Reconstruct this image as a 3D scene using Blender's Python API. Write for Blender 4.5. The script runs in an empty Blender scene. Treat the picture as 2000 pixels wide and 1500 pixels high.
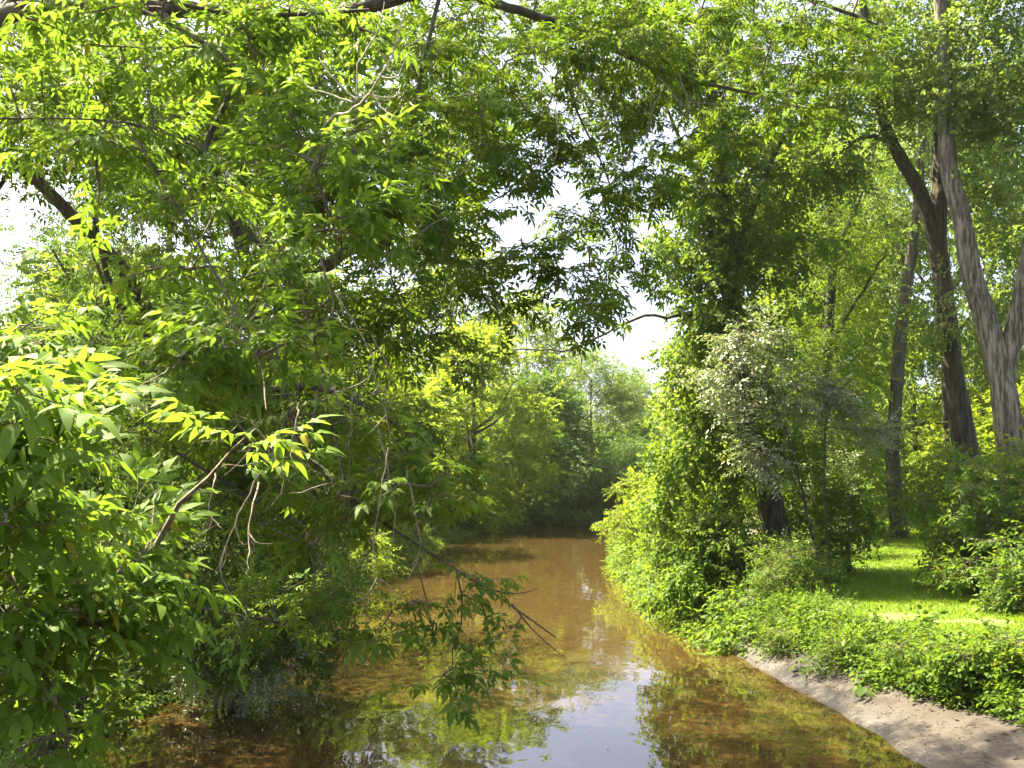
import bpy, math, random
import numpy as np
from mathutils import Vector, Matrix

# ------------------------------------------------------------------ camera, sky, sun, exposure
S = bpy.context.scene
R = math.radians
F = 1900.0            # focal length in pixels of a 2000 wide frame
PITCH = math.atan((915 - 750) / F)
CAM = np.array([0.0, 0.0, 4.5])
cd = bpy.data.cameras.new('camera'); cam = bpy.data.objects.new('camera', cd)
S.collection.objects.link(cam); S.camera = cam
cd.sensor_width = 36; cd.lens = 36 * F / 2000; cd.clip_start = 0.05; cd.clip_end = 2000
cam.location = CAM; cam.rotation_euler = (R(90) + PITCH, 0, 0)

SUN_EL, SUN_AZ = R(58), math.atan2(-0.78, 0.50)       # azimuth from +Y towards +X
W_ = bpy.data.worlds.new('World'); S.world = W_; W_.use_nodes = True
nt = W_.node_tree; bg = nt.nodes['Background']
sky = nt.nodes.new('ShaderNodeTexSky'); sky.sky_type = 'NISHITA'; sky.sun_disc = False
sky.sun_elevation = SUN_EL; sky.sun_rotation = SUN_AZ
sky.air_density = 0.4; sky.dust_density = 4.5; sky.ozone_density = 0.0
nt.links.new(sky.outputs[0], bg.inputs[0]); bg.inputs[1].default_value = 0.11
sd = bpy.data.lights.new('sun', 'SUN'); sd.energy = 5.0; sd.angle = R(0.53); sd.color = (1.0, 0.89, 0.62)
so = bpy.data.objects.new('sun', sd); S.collection.objects.link(so)
to_sun = Vector((math.sin(SUN_AZ) * math.cos(SUN_EL), math.cos(SUN_AZ) * math.cos(SUN_EL), math.sin(SUN_EL)))
so.rotation_euler = to_sun.to_track_quat('Z', 'Y').to_euler(); so.location = (-20, 10, 40)
S.view_settings.view_transform = 'Standard'; S.view_settings.look = 'None'
S.view_settings.exposure = 2.8; S.view_settings.gamma = 1.0; S.view_settings.use_curve_mapping = False
S.render.engine = 'CYCLES'
cy = S.cycles
cy.max_bounces = 7; cy.diffuse_bounces = 4; cy.glossy_bounces = 3; cy.transmission_bounces = 5; cy.transparent_max_bounces = 4
cy.caustics_reflective = False; cy.caustics_refractive = False
cy.sample_clamp_indirect = 6.0

# ------------------------------------------------------------------ helpers
COL = S.collection
def P(px, py, Y):
    """world point that lies at distance Y down the river and at photo position px, py"""
    dx, dz = (px - 1000) / F, (750 - py) / F
    c, s = math.cos(PITCH), math.sin(PITCH)
    d = np.array([dx, c - dz * s, s + dz * c])
    return CAM + d * (Y / d[1])

def project(p):
    q = p - CAM
    c, s = math.cos(PITCH), math.sin(PITCH)
    fw = q[:, 1] * c + q[:, 2] * s; up = -q[:, 1] * s + q[:, 2] * c
    fw = np.maximum(fw, 1e-3)
    return 1000 + F * q[:, 0] / fw, 750 - F * up / fw, fw

def vnoise(p, seed=0):
    p = np.asarray(p, float); i = np.floor(p).astype(np.int64); f = p - i; f = f * f * (3 - 2 * f)
    out = 0
    for k in range(8):
        o = np.array([(k >> 0) & 1, (k >> 1) & 1, (k >> 2) & 1])
        h = (i + o)
        n = (h[:, 0] * 374761393 + h[:, 1] * 668265263 + h[:, 2] * 2147483647 + seed * 974711) & 0x7fffffff
        n = ((n ^ (n >> 13)) * 1274126177) & 0x7fffffff
        v = ((n ^ (n >> 16)) & 0xffff) / 65535.0
        w = np.prod(np.where(o, f, 1 - f), axis=1)
        out = out + v * w
    return out
def fbm2(x, y, sc, seed=0, oc=3):
    r = 0; a = 1; t = 0
    for k in range(oc):
        p = np.stack([x * sc, y * sc, np.full_like(x, 0.37 + k)], 1)
        r = r + a * (vnoise(p, seed + k) - .5); t += a; a *= .5; sc *= 2.03
    return r / t

def tag(o, label=None, cat=None, group=None, kind=None):
    if label: o['label'] = label
    if cat: o['category'] = cat
    if group: o['group'] = group
    if kind: o['kind'] = kind
    return o

def empty(name, loc):
    o = bpy.data.objects.new(name, None); COL.objects.link(o); o.location = [float(v) for v in loc]
    o.empty_display_size = .3
    return o

def mesh(name, v, faces, mat, smooth=False, attr=None, k=3):
    v = np.asarray(v, np.float32); faces = np.asarray(faces, np.int32)
    k = faces.shape[1]
    me = bpy.data.meshes.new(name)
    me.vertices.add(len(v)); me.vertices.foreach_set('co', v.ravel())
    me.loops.add(faces.size); me.loops.foreach_set('vertex_index', faces.ravel())
    me.polygons.add(len(faces)); me.polygons.foreach_set('loop_start', np.arange(0, faces.size, k, dtype=np.int32))
    me.update(calc_edges=True)
    if smooth: me.polygons.foreach_set('use_smooth', np.ones(len(faces), bool))
    if attr:
        for n, a in attr.items():
            at = me.attributes.new(n, 'FLOAT', 'POINT'); at.data.foreach_set('value', np.asarray(a, np.float32))
    if mat: me.materials.append(mat)
    return me

def link(name, me, parent=None, loc=None):
    o = bpy.data.objects.new(name, me); COL.objects.link(o)
    if parent is not None:
        o.parent = parent
        o.matrix_parent_inverse = Matrix.Translation(-parent.location)   # vertices are given in world space
    if loc is not None: o.location = loc
    return o

# ------------------------------------------------------------------ materials
def newmat(name):
    m = bpy.data.materials.new(name); m.use_nodes = True
    t = m.node_tree; t.nodes.clear()
    out = t.nodes.new('ShaderNodeOutputMaterial')
    return m, t, out
def N(t, typ, **kw):
    n = t.nodes.new(typ)
    for k, v in kw.items(): setattr(n, k, v)
    return n

def leaf_mat(name, dark, light, trans, rough=.42, tmix=.42, spec=.5):
    m, t, out = newmat(name)
    gi = N(t, 'ShaderNodeNewGeometry'); oi = N(t, 'ShaderNodeObjectInfo')
    at = N(t, 'ShaderNodeAttribute'); at.attribute_name = 'tint'
    ad = N(t, 'ShaderNodeMath', operation='ADD'); t.links.new(gi.outputs['Random Per Island'], ad.inputs[0]); t.links.new(oi.outputs['Random'], ad.inputs[1])
    fr = N(t, 'ShaderNodeMath', operation='FRACT'); t.links.new(ad.outputs[0], fr.inputs[0])
    mu = N(t, 'ShaderNodeMath', operation='MULTIPLY_ADD'); t.links.new(fr.outputs[0], mu.inputs[0]); mu.inputs[1].default_value = .55
    t.links.new(at.outputs['Fac'], mu.inputs[2])
    mx = N(t, 'ShaderNodeMix', data_type='RGBA'); t.links.new(mu.outputs[0], mx.inputs[0])
    mx.inputs[6].default_value = (*dark, 1); mx.inputs[7].default_value = (*light, 1)
    # a rare yellowed leaf
    gt = N(t, 'ShaderNodeMath', operation='GREATER_THAN'); t.links.new(fr.outputs[0], gt.inputs[0]); gt.inputs[1].default_value = .988
    my = N(t, 'ShaderNodeMix', data_type='RGBA'); t.links.new(gt.outputs[0], my.inputs[0]); t.links.new(mx.outputs[2], my.inputs[6])
    my.inputs[7].default_value = (light[0] * 2.2, light[1] * 1.1, light[2] * .8, 1)
    pb = N(t, 'ShaderNodeBsdfPrincipled'); t.links.new(my.outputs[2], pb.inputs['Base Color'])
    pb.inputs['Roughness'].default_value = rough; pb.inputs['Specular IOR Level'].default_value = spec
    tr = N(t, 'ShaderNodeBsdfTranslucent')
    tm = N(t, 'ShaderNodeMix', data_type='RGBA', blend_type='MIX'); tm.inputs[0].default_value = .55
    t.links.new(my.outputs[2], tm.inputs[6]); tm.inputs[7].default_value = (*trans, 1); t.links.new(tm.outputs[2], tr.inputs[0])
    ms = N(t, 'ShaderNodeMixShader'); ms.inputs[0].default_value = tmix
    t.links.new(pb.outputs[0], ms.inputs[1]); t.links.new(tr.outputs[0], ms.inputs[2]); t.links.new(ms.outputs[0], out.inputs[0])
    return m

def bark_mat(name, a, b, sc=6, stretch=.16, bump=.6, moss=None):
    m, t, out = newmat(name)
    tc = N(t, 'ShaderNodeTexCoord'); mp = N(t, 'ShaderNodeMapping'); mp.inputs['Scale'].default_value = (1, 1, stretch)
    t.links.new(tc.outputs['Object'], mp.inputs[0])
    n1 = N(t, 'ShaderNodeTexNoise'); n1.inputs['Scale'].default_value = sc * 2; n1.inputs['Detail'].default_value = 6; n1.inputs['Roughness'].default_value = .65
    t.links.new(mp.outputs[0], n1.inputs[0])
    n2 = N(t, 'ShaderNodeTexNoise'); n2.inputs['Scale'].default_value = 1.1; n2.inputs['Detail'].default_value = 3
    t.links.new(tc.outputs['Object'], n2.inputs[0])
    r = N(t, 'ShaderNodeMapRange'); r.inputs[1].default_value = .41; r.inputs[2].default_value = .60; t.links.new(n1.outputs[0], r.inputs[0])
    mx = N(t, 'ShaderNodeMix', data_type='RGBA'); t.links.new(r.outputs[0], mx.inputs[0]); mx.inputs[6].default_value = (*a, 1); mx.inputs[7].default_value = (*b, 1)
    c = mx.outputs[2]
    if moss:
        r2 = N(t, 'ShaderNodeMapRange'); r2.inputs[1].default_value = .5; r2.inputs[2].default_value = .68; t.links.new(n2.outputs[0], r2.inputs[0])
        m2 = N(t, 'ShaderNodeMix', data_type='RGBA'); t.links.new(r2.outputs[0], m2.inputs[0]); t.links.new(c, m2.inputs[6]); m2.inputs[7].default_value = (*moss, 1); c = m2.outputs[2]
    pb = N(t, 'ShaderNodeBsdfPrincipled'); t.links.new(c, pb.inputs['Base Color']); pb.inputs['Roughness'].default_value = .85
    bp = N(t, 'ShaderNodeBump'); bp.inputs['Strength'].default_value = bump; bp.inputs['Distance'].default_value = .03
    t.links.new(n1.outputs[0], bp.inputs['Height']); t.links.new(bp.outputs[0], pb.inputs['Normal'])
    t.links.new(pb.outputs[0], out.inputs[0])
    return m

def ground_mat(name, a, b, c, sc, bump=.4, dist=.05, rough=.9):
    m, t, out = newmat(name)
    tc = N(t, 'ShaderNodeTexCoord')
    n1 = N(t, 'ShaderNodeTexNoise'); n1.inputs['Scale'].default_value = sc; n1.inputs['Detail'].default_value = 7; n1.inputs['Roughness'].default_value = .6
    n2 = N(t, 'ShaderNodeTexNoise'); n2.inputs['Scale'].default_value = sc * 9; n2.inputs['Detail'].default_value = 4; n2.inputs['Roughness'].default_value = .7
    for n in (n1, n2): t.links.new(tc.outputs['Object'], n.inputs[0])
    r1 = N(t, 'ShaderNodeMapRange'); r1.inputs[1].default_value = .38; r1.inputs[2].default_value = .62; t.links.new(n1.outputs[0], r1.inputs[0])
    r2 = N(t, 'ShaderNodeMapRange'); r2.inputs[1].default_value = .5; r2.inputs[2].default_value = .72; t.links.new(n2.outputs[0], r2.inputs[0])
    m1 = N(t, 'ShaderNodeMix', data_type='RGBA'); t.links.new(r1.outputs[0], m1.inputs[0]); m1.inputs[6].default_value = (*a, 1); m1.inputs[7].default_value = (*b, 1)
    m2 = N(t, 'ShaderNodeMix', data_type='RGBA'); t.links.new(r2.outputs[0], m2.inputs[0]); t.links.new(m1.outputs[2], m2.inputs[6]); m2.inputs[7].default_value = (*c, 1)
    pb = N(t, 'ShaderNodeBsdfPrincipled'); t.links.new(m2.outputs[2], pb.inputs['Base Color']); pb.inputs['Roughness'].default_value = rough
    bp = N(t, 'ShaderNodeBump'); bp.inputs['Strength'].default_value = bump; bp.inputs['Distance'].default_value = dist
    t.links.new(n2.outputs[0], bp.inputs['Height']); t.links.new(bp.outputs[0], pb.inputs['Normal'])
    t.links.new(pb.outputs[0], out.inputs[0])
    return m

def water_mat():
    m, t, out = newmat('muddy_water')
    tc = N(t, 'ShaderNodeTexCoord')
    n0 = N(t, 'ShaderNodeTexNoise'); n0.inputs['Scale'].default_value = .5; n0.inputs['Detail'].default_value = 4
    t.links.new(tc.outputs['Object'], n0.inputs[0])
    mx = N(t, 'ShaderNodeMix', data_type='RGBA'); t.links.new(n0.outputs[0], mx.inputs[0])
    mx.inputs[6].default_value = (.039, .0245, .0083, 1); mx.inputs[7].default_value = (.044, .0282, .0098, 1)
    pb = N(t, 'ShaderNodeBsdfPrincipled'); t.links.new(mx.outputs[2], pb.inputs['Base Color'])
    pb.inputs['Roughness'].default_value = .02; pb.inputs['IOR'].default_value = 1.38
    h = None
    for sc, st, w in ((.55, (1, .6, 1), 1.0), (2.2, (1, .55, 1), .11), (9, (1, .5, 1), .010)):
        mp = N(t, 'ShaderNodeMapping'); mp.inputs['Scale'].default_value = st; t.links.new(tc.outputs['Object'], mp.inputs[0])
        n = N(t, 'ShaderNodeTexNoise'); n.inputs['Scale'].default_value = sc; n.inputs['Detail'].default_value = 2; n.inputs['Distortion'].default_value = .6
        t.links.new(mp.outputs[0], n.inputs[0])
        k = N(t, 'ShaderNodeMath', operation='MULTIPLY_ADD'); t.links.new(n.outputs[0], k.inputs[0]); k.inputs[1].default_value = w
        if h is not None: t.links.new(h, k.inputs[2])
        else: k.inputs[2].default_value = 0
        h = k.outputs[0]
    bp = N(t, 'ShaderNodeBump'); bp.inputs['Strength'].default_value = 1.0; bp.inputs['Distance'].default_value = .022
    t.links.new(h, bp.inputs['Height']); t.links.new(bp.outputs[0], pb.inputs['Normal'])
    t.links.new(pb.outputs[0], out.inputs[0])
    return m

M = {}
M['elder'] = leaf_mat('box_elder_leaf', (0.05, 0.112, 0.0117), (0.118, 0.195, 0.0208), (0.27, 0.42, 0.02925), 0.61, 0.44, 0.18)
M['elder_deep_shade'] = leaf_mat('box_elder_leaf_deep_shade', (0.028, 0.066, 0.00715), (0.064, 0.115, 0.0117), (0.165, 0.27, 0.01625), 0.56, 0.34, 0.18)  # darker leaf copy: shade of the deep crown put into the colour
M['elder_bough_shade'] = leaf_mat('box_elder_bough_shade_leaf', (0.046, 0.10, 0.010), (0.106, 0.175, 0.017), (0.25, 0.38, 0.02), 0.58, 0.40, 0.18)  # slightly darker leaf copy, overhead canopy shade painted into it
M['vine'] = leaf_mat('vine_leaf', (0.036, 0.082, 0.0091), (0.098, 0.160, 0.0169), (0.28, 0.41, 0.026), 0.58, 0.42, 0.18)
M['silver'] = leaf_mat('silver_glint_leaf', (0.11, 0.15, 0.065), (0.24, 0.28, 0.14), (0.28, 0.36, 0.08), 0.4, 0.32, 0.7)  # silvery leaf colour, raised to carry painted sun glints
M['poplar'] = leaf_mat('poplar_leaf', (0.056, 0.114, 0.0182), (0.134, 0.198, 0.0377), (0.29, 0.41, 0.039), 0.48, 0.44, 0.27)
M['willow'] = leaf_mat('willow_leaf', (0.065, 0.12, 0.0221), (0.135, 0.2, 0.039), (0.26, 0.38, 0.039), 0.51, 0.44, 0.24)
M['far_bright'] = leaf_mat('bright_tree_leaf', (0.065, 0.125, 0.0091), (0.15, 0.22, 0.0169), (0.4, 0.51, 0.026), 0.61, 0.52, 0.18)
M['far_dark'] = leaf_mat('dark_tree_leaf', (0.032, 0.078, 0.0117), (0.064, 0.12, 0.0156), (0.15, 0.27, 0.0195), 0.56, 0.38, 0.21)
M['herb'] = leaf_mat('herb_leaf', (0.038, 0.086, 0.011), (0.104, 0.170, 0.019), (0.25, 0.37, 0.026), 0.56, 0.42, 0.21)
M['grass'] = leaf_mat('grass_blade', (0.085, 0.16, 0.0091), (0.165, 0.25, 0.0143), (0.34, 0.45, 0.0195), 0.56, 0.42, 0.18)
M['bark_dark'] = bark_mat('dark_bark', (.028, .020, .013), (.085, .064, .045), 5, .2, .6, (.05, .055, .02))
M['bark_grey'] = bark_mat('furrowed_grey_bark', (.05, .043, .031), (.24, .21, .155), 6, .13, .9)
M['bark_cotton'] = bark_mat('furrowed_brown_bark', (.026, .021, .013), (.095, .078, .050), 6, .13, .9, (.05, .048, .016))
M['twig'] = bark_mat('twig_bark', (.07, .055, .035), (.17, .14, .10), 20, .5, .2)
M['dead_twig'] = bark_mat('bare_twig_bark', (.22, .19, .145), (.42, .38, .31), 20, .5, .2)
M['twig_pale'] = bark_mat('pale_twig_bark', (.12, .095, .065), (.26, .215, .155), 20, .5, .2)
M['ground'] = ground_mat('forest_floor', (.05, .065, .02), (.075, .06, .035), (.03, .045, .012), .8)
M['lawn'] = ground_mat('lawn_turf', (.075, .135, .014), (.10, .165, .018), (.12, .14, .035), 1.2)
M['sand'] = ground_mat('damp_sand', (.034, .0265, .0205), (.051, .040, .031), (.021, .0165, .0125), 1.6, .8, .035, .8)
def add_wet(m):
    t = m.node_tree; pb = next(n for n in t.nodes if n.type == 'BSDF_PRINCIPLED'); src = pb.inputs['Base Color'].links[0].from_socket
    at = N(t, 'ShaderNodeAttribute'); at.attribute_name = 'wet'
    mx = N(t, 'ShaderNodeMix', data_type='RGBA', blend_type='MULTIPLY'); t.links.new(at.outputs['Fac'], mx.inputs[0]); t.links.new(src, mx.inputs[6]); mx.inputs[7].default_value = (.42, .36, .30, 1)
    t.links.new(mx.outputs[2], pb.inputs['Base Color'])
    mr = N(t, 'ShaderNodeMapRange'); t.links.new(at.outputs['Fac'], mr.inputs[0]); mr.inputs[3].default_value = .85; mr.inputs[4].default_value = .35; t.links.new(mr.outputs[0], pb.inputs['Roughness'])
add_wet(M['sand'])
M['litter'] = ground_mat('leaf_litter', (.06, .045, .03), (.13, .10, .07), (.04, .03, .02), 6)
M['water'] = water_mat()

# ------------------------------------------------------------------ river banks and ground
LB = np.array([(-40, -9), (5, -8), (15, -7.5), (30, -6.4), (40, -6.0), (50, -5.4), (60, -4.6), (68, -2.6), (74, 0), (82, 3.6), (95, 8), (120, 18), (200, 60), (400, 160)], float)
RB = np.array([(-40, 7.5), (5, 7.0), (14.6, 6.4), (19, 6.05), (26, 5.3), (28, 4.9), (33, 4.6), (44, 5.0), (55, 6.2), (66, 7.6), (80, 12), (95, 19), (120, 31), (200, 76), (400, 180)], float)
BW = np.array([(-40, 3.4), (5, 3.2), (14, 2.5), (18, 1.25), (22, 1.0), (26, .6), (400, .25)], float)
def xL(y): return np.interp(y, LB[:, 0], LB[:, 1])
def xR(y): return np.interp(y, RB[:, 0], RB[:, 1])
def H(x, y):
    x = np.asarray(x, float); y = np.asarray(y, float)
    wig = .22 * np.sin(y * 1.3) * np.sin(y * .41 + 1)
    dr = x - xR(y) + wig * .35 + .10 * np.sin(y * 2.9 + .6 * np.sin(y * 1.7)) * np.sin(y * .83); dl = xL(y) - x + wig
    bw = np.interp(y, BW[:, 0], BW[:, 1])
    zr = np.where(dr < bw, .5 * np.clip(dr / bw, 0, 1) ** .9, .5 + .7 * np.clip((dr - bw) / .55, 0, 1))
    zl = np.where(dl < .3, .25 * dl / .3, .25 + .85 * np.clip((dl - .3) / 1.2, 0, 1))
    d = np.maximum(dr, dl)
    z = np.where(d < 0, np.maximum(-.9, d * .35), np.where(dr > dl, zr, zl))
    sh = x.shape
    rise = np.clip((d - 8) / 60, 0, 1) * 1.5
    return z + np.where(d > .8, fbm2(x.ravel(), y.ravel(), .35, 3).reshape(sh) * .25, 0) + rise

def grid_mesh(xs, ys, zf, mat, name):
    X, Y = np.meshgrid(xs, ys); Z = zf(X, Y)
    v = np.stack([X.ravel(), Y.ravel(), Z.ravel()], 1)
    nx, ny = len(xs), len(ys)
    i = (np.arange(ny - 1)[:, None] * nx + np.arange(nx - 1)[None]).ravel()
    f = np.stack([i, i + 1, i + 1 + nx, i + nx], 1)
    return mesh(name, v, f, mat, True)

gx = np.concatenate([np.linspace(-400, -40, 25)[:-1], np.linspace(-40, -12, 40)[:-1], np.linspace(-12, 14, 120)[:-1], np.linspace(14, 50, 60)[:-1], np.linspace(50, 400, 25)])
gy = np.concatenate([np.linspace(-60, 8, 20)[:-1], np.linspace(8, 45, 130)[:-1], np.linspace(45, 110, 110)[:-1], np.linspace(110, 700, 40)])
ground = tag(link('ground', grid_mesh(gx, gy, H, M['ground'], 'ground')), 'dark wooded ground of both river banks', kind='structure')

wy = np.concatenate([np.linspace(-60, 110, 120), np.linspace(115, 420, 30)])
wv = []; wf = []
for i, y in enumerate(wy):
    a, b = float(xL(y)) - 1.2, float(xR(y)) + 1.2
    wv += [(a, y, 0), (b, y, 0)]
    if i: wf.append((2 * i - 2, 2 * i - 1, 2 * i + 1, 2 * i))
water = tag(link('river_water', mesh('river_water', wv, wf, M['water'])), 'smooth muddy brown river water', kind='structure')

# sand beach: its own sheet with trampled relief
sy = np.linspace(4, 26.5, 280); su = np.linspace(0, 1, 70)
U, Yg = np.meshgrid(su, sy)
bwid = np.interp(Yg, BW[:, 0], BW[:, 1])
Xs = xR(Yg) - .7 + U * (bwid + 1.0)
Zs = H(Xs, Yg) + .05 * np.clip((Xs - xR(Yg) + .2) / .3, 0, 1) + np.clip((Xs - xR(Yg)) / .3, 0, 1) * (fbm2(Xs.ravel(), Yg.ravel(), 1.1, 11, 2).reshape(Xs.shape) * .10 + fbm2(Xs.ravel(), Yg.ravel(), 5.0, 12, 3).reshape(Xs.shape) * .045)
wet = np.clip(1.1 - (Zs - .02 + .12 * fbm2(Xs.ravel(), Yg.ravel(), 1.7, 17).reshape(Xs.shape)) / .24, 0, 1)
sv = np.stack([Xs.ravel(), Yg.ravel(), Zs.ravel()], 1)
i = (np.arange(279)[:, None] * 70 + np.arange(69)[None]).ravel()
tag(link('sand_bank', mesh('sand_bank', sv, np.stack([i, i + 1, i + 71, i + 70], 1), M['sand'], True, {'wet': wet.ravel()})), 'sloping strip of wet brown sand beside the water', kind='structure')

# mown grass path
PATH = np.array([(9.6, 18.6), (9.4, 21), (9.8, 24), (14.2, 36), (16.8, 40.5), (19.4, 46), (24, 56), (34, 68)], float)
PW = np.array([2.2, 2.1, 1.7, 1.6, 1.2, .85, .8, .8])
def path_frame(s):
    L = np.concatenate([[0], np.cumsum(np.linalg.norm(np.diff(PATH, axis=0), axis=1))]); s = s * L[-1]
    c = np.stack([np.interp(s, L, PATH[:, 0]), np.interp(s, L, PATH[:, 1])], -1); w = np.interp(s, L, PW)
    e = .5; c2 = np.stack([np.interp(s + e, L, PATH[:, 0]), np.interp(s + e, L, PATH[:, 1])], -1); c1 = np.stack([np.interp(s - e, L, PATH[:, 0]), np.interp(s - e, L, PATH[:, 1])], -1)
    t = c2 - c1; t /= np.linalg.norm(t, axis=-1, keepdims=True) + 1e-9
    return c, w, np.stack([t[..., 1], -t[..., 0]], -1)
ss = np.linspace(0.01, .99, 140); uu = np.linspace(-1, 1, 22)
c, w, nrm = path_frame(ss)
pv = (c[:, None] + nrm[:, None] * (uu[None, :, None] * w[:, None, None])).reshape(-1, 2)
pz = H(pv[:, 0], pv[:, 1]) + .02
i = (np.arange(139)[:, None] * 22 + np.arange(21)[None]).ravel()
tag(link('grass_path', mesh('grass_path', np.column_stack([pv, pz]), np.stack([i, i + 1, i + 23, i + 22], 1), M['lawn'], True)), 'mown green grass path leading between the bushes', kind='structure')

# ------------------------------------------------------------------ leaves
def leaflet(L, w, fold=.3, droop=.25, hi=True):
    """leaf blade along +x, upper side +z"""
    if hi:
        xs = [0, .27, .62, 1.0]; ws = [0, .5, .37, 0]
        mid = [(L * (x - .10 * droop * x ** 3), 0, -droop * L * x ** 2.4) for x in xs]
        v = list(mid)
        for s in (1, -1):
            for k in (1, 2): v.append((L * (xs[k] - .02), s * w * ws[k], mid[k][2] + fold * w * ws[k] - (.05 * L if k == 2 else 0)))
        f = [(0, 1, 4), (1, 5, 4), (1, 2, 5), (2, 3, 5), (0, 6, 1), (1, 6, 7), (1, 7, 2), (2, 7, 3)]
    else:
        v = [(0, 0, 0), (L * .42, w * .5, fold * w * .5 - droop * L * .2), (L, 0, -droop * L), (L * .42, -w * .5, fold * w * .5 - droop * L * .2)]
        f = [(0, 2, 1), (0, 3, 2)]
    return np.array(v, float), np.array(f, int)

def rotm(yaw=0, pitch=0, roll=0):
    cy_, sy_ = math.cos(yaw), math.sin(yaw); cp, sp = math.cos(pitch), math.sin(pitch); cr, sr = math.cos(roll), math.sin(roll)
    A = np.array([[cy_, -sy_, 0], [sy_, cy_, 0], [0, 0, 1]]); B = np.array([[cp, 0, sp], [0, 1, 0], [-sp, 0, cp]]); C = np.array([[1, 0, 0], [0, cr, -sr], [0, sr, cr]])
    return A @ B @ C

def merge(parts):
    v = []; f = []; n = 0
    for a, b in parts:
        v.append(a); f.append(b + n); n += len(a)
    return np.concatenate(v), np.concatenate(f)

def compound(rng, hi=True, five=True, sc=1.0):
    """box elder leaf: stalk and three or five pointed leaflets"""
    parts = []
    st = .075 * sc; ra = .05 * sc
    def stalk(a, b, r):
        a = np.array(a, float); b = np.array(b, float)
        v = [a + (0, r, 0), a + (0, -r, 0), b + (0, 0, r * .6), a + (0, 0, r)]
        return np.array(v), np.array([(0, 1, 2), (1, 3, 2), (3, 0, 2)])
    if hi: parts.append(stalk((0, 0, 0), (st + ra, 0, -.012 * sc), .0016))
    def lf(x, z, yaw, L, w, pit):
        v, f = leaflet(L, w, rng.uniform(.15, .5), rng.uniform(.15, .6), hi)
        v = v @ rotm(yaw, pit, rng.uniform(-.3, .3)).T + np.array([x, 0, z])
        parts.append((v, f))
    lf(st + ra, -.012 * sc, rng.uniform(-.15, .15), rng.uniform(.095, .125) * sc, rng.uniform(.036, .046) * sc, rng.uniform(-.1, .3))
    for s in (1, -1):
        lf(st + ra * .55, -.008 * sc, s * rng.uniform(.75, 1.05), rng.uniform(.085, .115) * sc, rng.uniform(.032, .042) * sc, rng.uniform(-.05, .35))
        if five: lf(st, -.004 * sc, s * rng.uniform(1.2, 1.5), rng.uniform(.065, .095) * sc, rng.uniform(.026, .036) * sc, rng.uniform(0, .4))
    return merge(parts)

def simple_spray(rng, n, L, w, length, hang=.3, spread=1.0, fold=.3):
    """twig of single leaves along +x"""
    parts = []
    for k in range(n):
        x = length * (k + .6) / n; s = 1 if k % 2 else -1
        v, f = leaflet(L * rng.uniform(.7, 1.15), w * rng.uniform(.75, 1.15), fold * rng.uniform(.4, 1.4), rng.uniform(.05, .35), False)
        v = v @ rotm(s * rng.uniform(.5, 1.5) * spread, hang * rng.uniform(-.4, 1.8), rng.uniform(-.8, .8)).T
        parts.append((v + np.array([x, rng.uniform(-.02, .02), -hang * x * x / max(length, .01) * .5 + rng.uniform(-.03, .03)]), f))
    return merge(parts)

def basis(d, rng, roll=.5):
    """matrices whose x axis is d and whose z axis is as upright as possible"""
    d = d / (np.linalg.norm(d, axis=1, keepdims=True) + 1e-9)
    up = np.tile([0, 0, 1.0], (len(d), 1)) + rng.normal(0, roll, (len(d), 3))
    y = np.cross(up, d); y /= np.linalg.norm(y, axis=1, keepdims=True) + 1e-9
    z = np.cross(d, y)
    return np.stack([d, y, z], 2)

def bake(templates, rots, locs, scl, idx, tints):
    V = []; Fc = []; T = []; n = 0
    for k, (tv, tf) in enumerate(templates):
        s = np.nonzero(idx == k)[0]
        if not len(s): continue
        v = np.einsum('nij,vj->nvi', rots[s] * scl[s, None, None], tv) + locs[s][:, None]
        f = tf[None] + (np.arange(len(s)) * len(tv))[:, None, None] + n
        V.append(v.reshape(-1, 3)); Fc.append(f.reshape(-1, 3)); T.append(np.repeat(tints[s], len(tv))); n += len(s) * len(tv)
    return np.concatenate(V), np.concatenate(Fc), np.concatenate(T)

def smooth_path(pts, n):
    pts = np.asarray(pts, float)
    t = np.concatenate([[0], np.cumsum(np.linalg.norm(np.diff(pts, axis=0), axis=1))]); t /= t[-1]
    # Catmull-Rom by finite-difference tangents
    m = np.gradient(pts, t, axis=0, edge_order=1)
    u = np.linspace(0, 1, n); k = np.clip(np.searchsorted(t, u, 'right') - 1, 0, len(t) - 2)
    h = (t[k + 1] - t[k]); s = ((u - t[k]) / h)[:, None]; h = h[:, None]
    return (2 * s**3 - 3 * s**2 + 1) * pts[k] + (s**3 - 2 * s**2 + s) * h * m[k] + (-2 * s**3 + 3 * s**2) * pts[k + 1] + (s**3 - s**2) * h * m[k + 1]

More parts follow.
